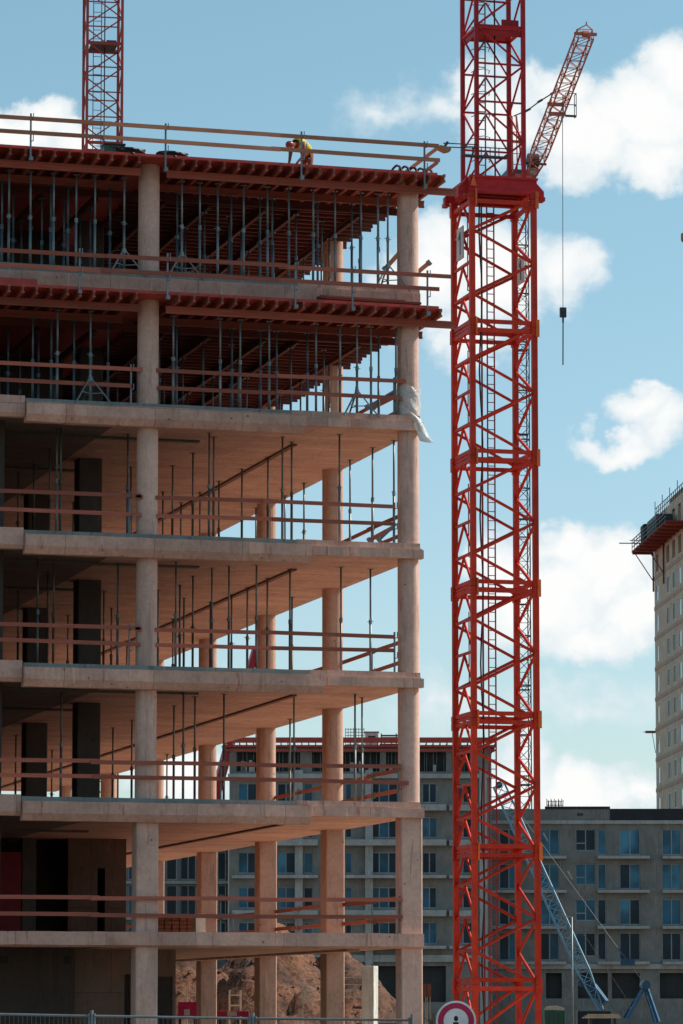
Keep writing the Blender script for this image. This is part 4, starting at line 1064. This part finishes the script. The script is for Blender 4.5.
for s_ in (-.8,.8):
    o_ = Vector((0,s_,0)); b.bar(g0+o_, g1+o_*.6, .13).bar(g1+o_*.6, g2+o_, .13)
b.tube(g1-Vector((0,.7,0)), g1+Vector((0,.7,0)), .2, 10)
for t_ in (.3,.55,.8):
    b.bar(g0.lerp(g1,t_)-Vector((0,.7,0)), g0.lerp(g1,t_)+Vector((0,.7,0)), .08); b.bar(g2.lerp(g1,t_)-Vector((0,.7,0)), g2.lerp(g1,t_+.12)+Vector((0,.7,0)), .08)
b.build('gantry', M['blue'], cc)
pq = cl(628, 961); pr = cl(618, 948)
b = MB().tube(g1, pq, .016, 5).tube(pr, p1, .010, 5).tube(cl(626, 998), cl(540, 868), .010, 5)
b.build('pendant_line', M['mast_grey'], cc)
MB().bar(pq-Vector((.34,0,.05)), pq+Vector((.3,0,-.05)), .22, .3).bar(pr, pq, .06).build('spreader', M['blue'], cc)
MB().box(-.5,4.2,-1.3,1.3,.9,1.55).build('body', M['blue'], cc, bevel=.05)
MB().box(-.9,.6,-1.25,-.3,1.0,2.2).build('cab', M['glass_dark'], cc, bevel=.05)
for s_ in (-1.9, 1.3): MB().box(-1.6,3.8,s_,s_+.6,.0,.85).build('track', M['darksteel'], cc, bevel=.2)

# ------------------------------------------------------------------ red telescopic boom behind the building
DR = 420.0
a, c_ = hit_d(214, 800, DR), hit_d(256, 648, DR)
mc = thing('mobile_crane', Vector((a.x, a.y, 0)), 'red boom of a mobile crane slanting up, seen between the concrete columns', 'mobile crane')
WB().bar(a - (c_-a)*.35, a+(c_-a)*.62, 1.0, 1.1).build('boom_section', M['boomred'], mc); WB().bar(a+(c_-a)*.60, c_, .75, .85).build('boom_section', M['boomred'], mc)
b = WB(); q = a-(c_-a)*.35; b.box(q.x-2.5, q.x+2.5, q.y-1.2, q.y+1.2, .8, 2.6).build('body', M['signred'], mc, bevel=.1)
b = WB()
for k in range(4):
    for s_ in (-1.2, 1.0): b.tube((q.x-2+1.3*k, q.y+s_, .5), (q.x-2+1.3*k, q.y+s_+.3, .5), .5, 14)
b.build('wheels', M['black'], mc)

# ------------------------------------------------------------------ soil mound
def mound():
    D = 150.0; cx = hit_d(330, 1000, D); o = thing('soil_mound', Vector((cx.x, cx.y, 0)), 'heap of reddish brown excavated soil behind the ground floor columns', 'soil heap', rz=-YAW)
    b = MB(); nx, ny = 220, 90; rr = random.Random(9)
    def ht(x, y):
        def hill(x0, y0, h, al, ar, c2):
            dx = x-x0 + .5*math.sin(y*.9+x0); dx = dx/al if dx < 0 else dx/ar
            return h*max(0, 1-math.hypot(dx, (y-y0)/c2))
        z = max(hill(-2.6, 0.5, 5.8, 3.4, 6.4, 7), hill(.6, 1.0, 5.3, 2.9, 4.6, 7), hill(-6.2, 2, 5.6, 3.6, 6.5, 7), hill(-2.0, 4.5, 5.9, 6.5, 5.6, 8), hill(-.9, -2.5, 3.2, 2.0, 3.2, 4))
        n_ = .0
        for (f, am) in ((.9,.16),(2.1,.12),(4.7,.07),(9.3,.04)): n_ += am*math.sin(x*f*1.3+y*f+math.sin(y*f*1.7+x*.4*f)*1.8)*math.cos(y*f*1.1-x*f*.7)
        return max(-.05, z + n_*min(1, z) + (rr.uniform(-.05,.05) if z > .2 else 0))
    for j in range(ny+1):
        for i in range(nx+1):
            x, y = -15+24*i/nx, -10+20*j/ny; b.v.append((x, y, ht(x, y)))
    for j in range(ny):
        for i in range(nx): a_ = j*(nx+1)+i; b.f.append((a_, a_+1, a_+nx+2, a_+nx+1))
    b.build('heap', M['soil'], o, True)
    cl_ = MB()
    for k in range(260):
        x, y = rr.uniform(-9, 3), rr.uniform(-8, 2); z = ht(x, y)
        if z < .5: continue
        s_ = rr.uniform(.04, .14); i = len(cl_.v)
        for (dx, dy, dz) in ((1,0,0),(-1,0,0),(0,1,0),(0,-1,0),(0,0,1),(0,0,-1)): cl_.v.append((x+dx*s_*rr.uniform(.6,1.2), y+dy*s_*rr.uniform(.6,1.2), z+dz*s_*rr.uniform(.5,1)))
        for f in ((0,2,4),(2,1,4),(1,3,4),(3,0,4),(2,0,5),(1,2,5),(3,1,5),(0,3,5)): cl_.f.append(tuple(i+q for q in f))
    c_ = cl_.build('clods', M['soil'], o); c_['kind'] = 'stuff'
mound()

# ------------------------------------------------------------------ small things on the ground
def at_ground(u, D): p = hit_d(u, 1010, D); return Vector((p.x, p.y, 0))
DP = 116.0
q = at_ground(370, DP); zt = hit_d(370, 966, DP).z
pp = thing('precast_post', q, 'pale grey square concrete post standing in front of the soil heap', 'post', rz=R(-38))
MB().box(-.2,.2,-.2,.2,0,zt).build('shaft', M['conc_pale'], pp, bevel=.015); MB().box(-.4,.4,-.4,.4,0.0,.25).build('foot', M['conc_pale'], pp)
MB().tube((.1,0,zt),(.1,0,zt+.05),.05,8).build('lifting_eye', M['darksteel'], pp)
# rebar wall mesh between columns
q = at_ground(340, 120); rbm = thing('rebar_grid', q, 'pale rebar grid standing left of the square concrete post', 'rebar grid', rz=-YAW)
b = MB()
for v in (971, 977.5, 984.5, 991, 997): z_ = hit_d(340, v, 120).z; b.bar((-1.2,0,z_),(.75,0,z_),.03)
for k in range(4): b.bar((-1.2+.65*k,.03,0),(-1.2+.65*k,.03,hit_d(340,970,120).z),.025)
b.bar((-1.2,-.1,hit_d(340,988,120).z),(-.95,-.1,hit_d(340,1003,120).z),.06)
b.build('bars', M['conc_pale'], rbm)
# white ladder racks and red barriers
for (u, D, lab, lab2) in ((192, 128, 'cream scaffold ladder standing left of the third column from the front', ''), (235, 130, 'cream scaffold ladder standing right of the third column from the front', '')):
    q = at_ground(u, D); sc = thing('scaffold_ladder', q, lab, 'ladder', rz=-YAW); h_ = hit_d(u, 990, D).z; b = MB()
    w_ = 5.5/(F_PX/D)
    for s_ in (-w_, w_): MB().bar((s_,0,0),(s_,0,h_),.06).build('stile', M['sand'], sc)
    for k in range(8): b.bar((-w_,0,h_*(k+.5)/8),(w_,0,h_*(k+.5)/8),.05)
    b.build('rungs', M['sand'], sc)
for (u0, u1, D, va, vb, lab) in ((178,197,112,1002,1016,'deep red barrier board left of the third column from the front'), (217,249,114,1011,1016.5,'long low red and white barrier board between the rear columns')):
    p_, q_ = at_ground(u0, D), at_ground(u1, D); mid = (p_+q_)/2; br = thing('barrier', mid, lab, 'barrier', rz=-YAW)
    Lh = (q_-p_).length/2; z1_ = hit_d((u0+u1)/2, va, D).z; z0_ = hit_d((u0+u1)/2, vb, D).z
    MB().box(-Lh,Lh,-.03,.03,z0_,z1_).build('board', M['signred'], br, bevel=.01); MB().box(-Lh*.35,Lh*.25,-.035,-.031,z0_+.02,z1_-.02 if z1_-z0_ < .25 else z0_+.2).build('white_stripe', M['white'], br)
    for s_ in (-.8,.8): MB().box(Lh*s_-.04,Lh*s_+.04,-.04,.04,.06,z0_).box(Lh*s_-.12,Lh*s_+.12,-.4,.4,0,.06).build('leg', M['darksteel'], br)
# machine parts at the foot of the post
q = at_ground(395, 122); gm = thing('generator', q, 'dark machine with blue tank beside the square concrete post', 'machine', rz=-YAW)
MB().box(-1.3,.9,-.5,.5,.35,1.75).build('body', M['darksteel'], gm, bevel=.06); MB().tube((.35,-.52,1.55),(.35,.52,1.55),.36,14).build('tank', M['blue'], gm, True)
MB().tube((-.8,0,1.75),(-.8,0,2.3),.06,8).bar((-1.4,0,2.25),(-.5,0,2.2),.08).build('exhaust', M['darksteel'], gm)
MB().tube((1.05,-.3,.55),(1.05,.3,.55),.55,12).build('wheel', M['black'], gm)
# orange bags beside the corner column
for (u, lab) in ((424.5, 'left of two upright orange brown panels right of the corner column'), (429, 'right of two upright orange brown panels right of the corner column')):
    q = at_ground(u, 150); pn = thing('timber_shutter', q, lab, 'panel', 'upright orange panels', rz=-YAW+.2); z1_ = hit_d(u, 984, 150).z; z0_ = hit_d(u, 997, 150).z
    MB().box(-.08,.08,-.05,.05,z0_,z1_).box(-.075,.075,-.06,-.051,z0_+.1,z0_+.2).build('board', M['workwear'], pn); MB().bar((-.06,.06,0),(-.06,.06,z1_),.03).bar((.06,.06,0),(.06,.06,z1_),.03).build('stake', M['sand'], pn)
# weeds
b = MB(); rr = random.Random(4); q0 = at_ground(428, 120)
for k in range(420):
    p_ = q0 + RGT*rr.gauss(0, .75) + FWD*rr.uniform(-.6,.6); h_ = hit_d(428, 1011, 120).z*rr.uniform(.55, 1.02); z_ = rr.uniform(0,1)*h_
    a_ = Vector((rr.uniform(-1,1), rr.uniform(-1,1), rr.uniform(-.3,1))).normalized()*rr.uniform(.06,.14); c2 = a_.cross(Vector((0,0,1)))*.4; i = len(b.v)
    p_ = Vector((p_.x,p_.y,z_)); b.v += [tuple(p_), tuple(p_+a_*.5+c2), tuple(p_+a_), tuple(p_+a_*.5-c2)]; b.f.append((i,i+1,i+2,i+3))
for k in range(60):
    p_ = q0 + RGT*rr.gauss(0,.7) + FWD*rr.uniform(-.6,.6); b.bar(p_, p_+Vector((rr.uniform(-.1,.1),0,hit_d(428,1012,120).z*rr.uniform(.6,1))), .015)
wd = b.build('weeds', M['leaf']); tag(wd, 'yellowish green weeds at the foot of the grey block, right of the corner column', 'weeds', kind='stuff')
# green skip with sand, pale slab stack, lamp pole
DS = 150.0
q = at_ground(554, DS); sk = thing('skip', q, 'dark green skip with pale sand on top, right of the crane foot', 'skip', rz=-YAW); zt = hit_d(554, 1010, DS).z
MB().prism([(-.36,-.6,0),(.36,-.6,0),(.42,-.6,zt),(-.42,-.6,zt)], (0,1.2,0)).build('bin', M['green'], sk, bevel=.02)
b = MB()
for k in range(5): b.box(-.40+.19*k,-.36+.19*k,-.64,-.602,.1,zt-.05)
b.build('ribs', M['green'], sk); MB().prism([(-.40,-.55,zt),(.40,-.55,zt),(.36,-.55,zt+.1),(.1,-.55,zt+.17),(-.3,-.55,zt+.13)], (0,1.1,0)).build('sand_load', M['sand'], sk)
q = at_ground(602, 140); ss = thing('slab_stack', q, 'flat stack of pale sheets at the foot of the blue lattice boom', 'sheets', rz=-YAW); z1_ = hit_d(602, 1014, 140).z
for k in range(3): MB().box(-.72+.1*k,.68-.04*k,-.5,.5,z1_-.16+.055*k,z1_-.11+.055*k).build('sheet', M['sand'], ss)
MB().box(-.5,-.4,-.4,.4,0,z1_-.161).box(.4,.5,-.4,.4,0,z1_-.161).build('trestle', M['darksteel'], ss)
q = at_ground(572.5, 145); lp = thing('lamp_post', q, 'thin pale lamp post in front of the grey block, beside the blue boom', 'lamp post', rz=-YAW); z1_ = hit_d(572, 917, 145).z
MB().tube((0,0,0),(0,0,z1_),.05,8,.03).build('pole', M['galv'], lp, True); MB().tube((0,0,z1_),(-.35,0,z1_+.03),.025,6).box(-.62,-.3,-.06,.06,z1_+.0,z1_+.06).build('lamp_head', M['galv'], lp)
# bits of bright tape hanging on the right block
for (u, v, lab) in ((545.5, 837, 'pale ragged flag hanging in front of the grey block top storey, beside the crane'), (570, 875, 'pale ragged flag hanging in front of the grey block, second storey from the top')):
    p_ = hit_d(u, v, 333); fl = thing('flag', p_, lab, 'flag', rz=-YAW)
    MB().prism([(-.28,0,.36),(-.12,0,.38),(.1,0,-.05),(.26,0,-.42),(.12,0,-.33)], (0,.05,0)).build('cloth', M['sand'], fl); MB().tube((-.35,.06,.5),(.3,1.6,-.5),.02,6).build('stick', M['galv'], fl)

# ------------------------------------------------------------------ site fence and sign
DF = 71.0
us = [-64, 92, 253, 412]; 
zf = {u: hit_d(u, v, DF).z for u, v in ((-64,1011.5),(92,1014.5),(253,1017),(412,1018.5),(560,1019.5))}
names = ['leftmost mesh fence panel along the bottom, cut by the left border', 'mesh fence panel along the bottom in front of the left front column', 'rightmost mesh fence panel, ending beside the round sign']
for k in range(3):
    a, c_ = at_ground(us[k], DF), at_ground(us[k+1], DF); t = thing('fence_panel', (a+c_)/2, names[k], 'fence', 'site fence panels')
    d = (c_-a); h0, h1 = zf[us[k]], zf[us[k+1]]; up = Vector((0,0,1)); dn = d.normalized()
    a2, c2 = a+dn*.05, c_-dn*.05
    b = WB().tube(a2+up*.1, a2+up*(h0+.02), .021, 8).tube(c2+up*.1, c2+up*(h1+.02), .021, 8).tube(a2+up*(h0-.03), c2+up*(h1-.03), .024, 8).tube(a2+up*.15, c2+up*.15, .021, 8)
    b.tube(c_+up*.1, c_+up*(h1+.08), .03, 8)
    b.build('frame', M['galv'], t)
    b = WB(); n = 34
    for i in range(1, n): p_ = a2.lerp(c2, i/n); b.bar(p_+up*.16, p_+up*(h0+(h1-h0)*i/n-.05), .006)
    for z_ in (.4,.65,.9,1.15,1.4,1.65): b.bar(a2+up*z_, c2+up*z_, .006)
    b.build('wire_mesh', M['galv'], t)
    WB().box(c_.x-.35,c_.x+.35,c_.y-.12,c_.y+.12,0,.12).build('foot', M['conc_pale'], t)
DG = 48.0
q = at_ground(456, DG); sg = thing('traffic_sign', q, 'round white sign with a red ring in the foreground at the foot of the crane', 'sign', rz=-YAW)
zc = hit_d(456, 1021, DG).z; r0 = 20.0/(F_PX/DG)
def disc(r, ri, y, th, n=48):
    b = MB()
    for k in range(n):
        t0, t1 = 2*math.pi*k/n, 2*math.pi*(k+1)/n
        if ri: poly = [(ri*math.cos(t0),y,zc+ri*math.sin(t0)),(r*math.cos(t0),y,zc+r*math.sin(t0)),(r*math.cos(t1),y,zc+r*math.sin(t1)),(ri*math.cos(t1),y,zc+ri*math.sin(t1))]; b.prism(poly, (0,th,0))
    if not ri: b.prism([(r*math.cos(2*math.pi*k/n),y,zc+r*math.sin(2*math.pi*k/n)) for k in range(n)], (0,th,0))
    return b
disc(r0, 0, 0, .02).build('disc', M['signwhite'], sg); disc(r0*.90, r0*.62, -.003, .0025).build('ring', M['signred'], sg)
pic = MB(); pic.prism([(.028*math.cos(t*.52),-.0035,zc+.030+.036*math.sin(t*.52)) for t in range(12)], (0,.003,0))
pic.prism([(-.04,-.0035,zc-.015),(.035,-.0035,zc-.015),(.025,-.0035,zc-.10),(-.03,-.0035,zc-.10)], (0,.003,0)).prism([(-.03,-.0035,zc-.102),(-.002,-.0035,zc-.102),(-.055,-.0035,zc-.19),(-.08,-.0035,zc-.185)], (0,.003,0)).prism([(.0,-.0035,zc-.102),(.025,-.0035,zc-.102),(.075,-.0035,zc-.185),(.045,-.0035,zc-.19)], (0,.003,0))
pic.build('pictogram', M['blackpaint'], sg); MB().tube((0,.05,0),(0,.05,zc+.1),.03,10).build('pole', M['galv'], sg)

# ------------------------------------------------------------------ sky, sun, camera
w = bpy.data.worlds.new('World'); C.world = w; w.use_nodes = True; nt = w.node_tree
bg = nt.nodes['Background']
SUN_EL, SUN_DIR = R(46), Vector((1.0, 0.0, 0)).normalized()
sky = nd(nt, 'ShaderNodeTexSky'); sky.sky_type = 'NISHITA'; sky.sun_disc = False; sky.sun_elevation = SUN_EL
sky.sun_rotation = math.atan2(SUN_DIR.x, SUN_DIR.y); sky.altitude = 100; sky.air_density = 1.0; sky.dust_density = .6; sky.ozone_density = 1.0
tc = nd(nt, 'ShaderNodeTexCoord').outputs['Generated']
def dot(v):
    n = nd(nt, 'ShaderNodeVectorMath', operation='DOT_PRODUCT'); nt.links.new(tc, n.inputs[0]); n.inputs[1].default_value = v; return n.outputs['Value']
def math_(op, a, b=None, clamp=False):
    n = nd(nt, 'ShaderNodeMath', operation=op); n.use_clamp = clamp
    for i, v in enumerate((a, b)):
        if v is None: continue
        if isinstance(v, (int, float)): n.inputs[i].default_value = v
        else: nt.links.new(v, n.inputs[i])
    return n.outputs[0]
den = math_('MAXIMUM', dot(FWD), .05)
cu = math_('MULTIPLY', math_('DIVIDE', dot(RGT), den), 10); cv = math_('MULTIPLY', math_('DIVIDE', dot(UPV), den), 10)
cmb = nd(nt, 'ShaderNodeCombineXYZ'); nt.links.new(cu, cmb.inputs[0]); nt.links.new(cv, cmb.inputs[1]); P = cmb.outputs[0]
wn = nd(nt, 'ShaderNodeTexNoise'); wn.inputs['Scale'].default_value = 5.5; wn.inputs['Detail'].default_value = 7; wn.inputs['Roughness'].default_value = .58; nt.links.new(P, wn.inputs['Vector'])
wv = nd(nt, 'ShaderNodeVectorMath', operation='SUBTRACT'); nt.links.new(wn.outputs['Color'], wv.inputs[0]); wv.inputs[1].default_value = (.5,.5,.5)
ws = nd(nt, 'ShaderNodeVectorMath', operation='SCALE'); nt.links.new(wv.outputs[0], ws.inputs[0]); ws.inputs['Scale'].default_value = .26
wa = nd(nt, 'ShaderNodeVectorMath', operation='ADD'); nt.links.new(P, wa.inputs[0]); nt.links.new(ws.outputs[0], wa.inputs[1]); PW = wa.outputs[0]
def skyuv(u, v): d = ray(u, v); k = d.dot(FWD); return 10*d.dot(RGT)/k, 10*d.z/k
blobs = [ # u, v, ru, rv, strength
 (30,132,62,34,1.1),(75,150,45,26,1.0),(-10,150,60,40,1.0),(2,126,56,32,1.1),
 (640,110,85,60,1.15),(690,70,60,55,1.1),(585,135,62,60,1.15),(560,90,45,36,.95),(655,160,70,34,.95),
 (505,120,60,55,.8),(440,105,44,32,.40),(390,112,55,30,.30),(470,85,40,26,.6),
 (440,270,42,72,1.05),(500,280,70,62,.95),(565,275,42,42,.7),(400,300,50,60,.8),(470,340,60,36,.75),
 (640,408,36,30,.85),(665,425,40,34,.75),(615,442,55,20,.9),(650,390,20,14,.6),
 (570,545,50,34,1.15),(600,575,62,48,1.2),(545,600,90,60,1.1),(635,615,48,48,1.1),(590,640,95,30,.85),(500,560,50,40,.8),(655,600,40,40,.9),
 (600,705,90,22,.26),(560,690,60,18,.2),
 (580,795,85,36,1.0),(640,790,50,28,.9),(500,780,80,45,.9),(520,745,40,40,.7),(180,775,70,40,.9),(240,690,60,26,.4),(440,700,70,30,.3)]
field = None
for (u, v, ru, rv, st_) in blobs:
    cx, cy = skyuv(u, v); k = 10/F_PX
    m = nd(nt, 'ShaderNodeVectorMath', operation='SUBTRACT'); nt.links.new(PW, m.inputs[0]); m.inputs[1].default_value = (cx, cy, 0)
    s_ = nd(nt, 'ShaderNodeVectorMath', operation='MULTIPLY'); nt.links.new(m.outputs[0], s_.inputs[0]); s_.inputs[1].default_value = (1/(ru*k), 1/(rv*k), 0)
    l_ = nd(nt, 'ShaderNodeVectorMath', operation='LENGTH'); nt.links.new(s_.outputs[0], l_.inputs[0])
    d_ = math_('MULTIPLY', math_('SUBTRACT', 1.0, l_.outputs['Value']), st_)
    if field is None: field = d_
    else:
        n = nd(nt, 'ShaderNodeMath', operation='SMOOTH_MAX'); nt.links.new(field, n.inputs[0]); nt.links.new(d_, n.inputs[1]); n.inputs[2].default_value = .12; field = n.outputs[0]
fine = nd(nt, 'ShaderNodeTexNoise'); fine.inputs['Scale'].default_value = 9; fine.inputs['Detail'].default_value = 8; fine.inputs['Roughness'].default_value = .62; nt.links.new(P, fine.inputs['Vector'])
fld = math_('ADD', field, math_('MULTIPLY', math_('SUBTRACT', fine.outputs['Fac'], .5), .55))
mr = nd(nt, 'ShaderNodeMapRange'); mr.interpolation_type = 'SMOOTHSTEP'; mr.inputs[1].default_value = -.06; mr.inputs[2].default_value = .38; nt.links.new(fld, mr.inputs[0])
alpha = math_('MULTIPLY', mr.outputs[0], .97)
CLOUD = 7.5
cc_ = mixc(nt, ramp(nt, fld, .15, .8), (CLOUD*.78, CLOUD*.86, CLOUD*.90), (CLOUD, CLOUD*1.0, CLOUD*.985))
tcol = mixc(nt, ramp(nt, math_('MULTIPLY', dot(UPV), 10), .3, 2.7), (.90, .97, 1.00), (.92, 1.10, .97))
tint = mixc(nt, 1.0, sky.outputs[0], tcol, 'MULTIPLY')
nt.links.new(mixc(nt, alpha, tint, cc_), bg.inputs['Color']); bg.inputs['Strength'].default_value = .10
w.cycles.sampling_method = 'MANUAL'; w.cycles.sample_map_resolution = 512
sun = bpy.data.lights.new('sun', 'SUN'); sun.energy = 4.5; sun.angle = R(.53); sun.color = (1.0, .90, .79)
so = bpy.data.objects.new('sun', sun); COL.objects.link(so)
sd = Vector((SUN_DIR.x*math.cos(SUN_EL), SUN_DIR.y*math.cos(SUN_EL), math.sin(SUN_EL)))
so.rotation_euler = sd.to_track_quat('Z', 'Y').to_euler(); so.location = (40, -20, 60)
cam = bpy.data.cameras.new('camera'); co = bpy.data.objects.new('camera', cam); COL.objects.link(co); C.camera = co
co.location = CAM
rot = Matrix((RGT, CU, -CF)).transposed(); co.rotation_euler = rot.to_euler()
cam.sensor_fit = 'VERTICAL'; cam.sensor_height = 24.0; cam.lens = F_PX*24.0/1024.0
cam.shift_y = -(512.0-CY)/1024.0*1.0
cam.clip_start = .5; cam.clip_end = 6000
vs = C.view_settings; vs.view_transform = 'Standard'; vs.look = 'None'; vs.exposure = 0.42; vs.gamma = 1.0
C.render.engine = 'CYCLES'
C.cycles.max_bounces = 7; C.cycles.diffuse_bounces = 5; C.cycles.glossy_bounces = 3; C.cycles.transparent_max_bounces = 8
C.cycles.use_denoising = True
C.cycles.sample_clamp_indirect = 8
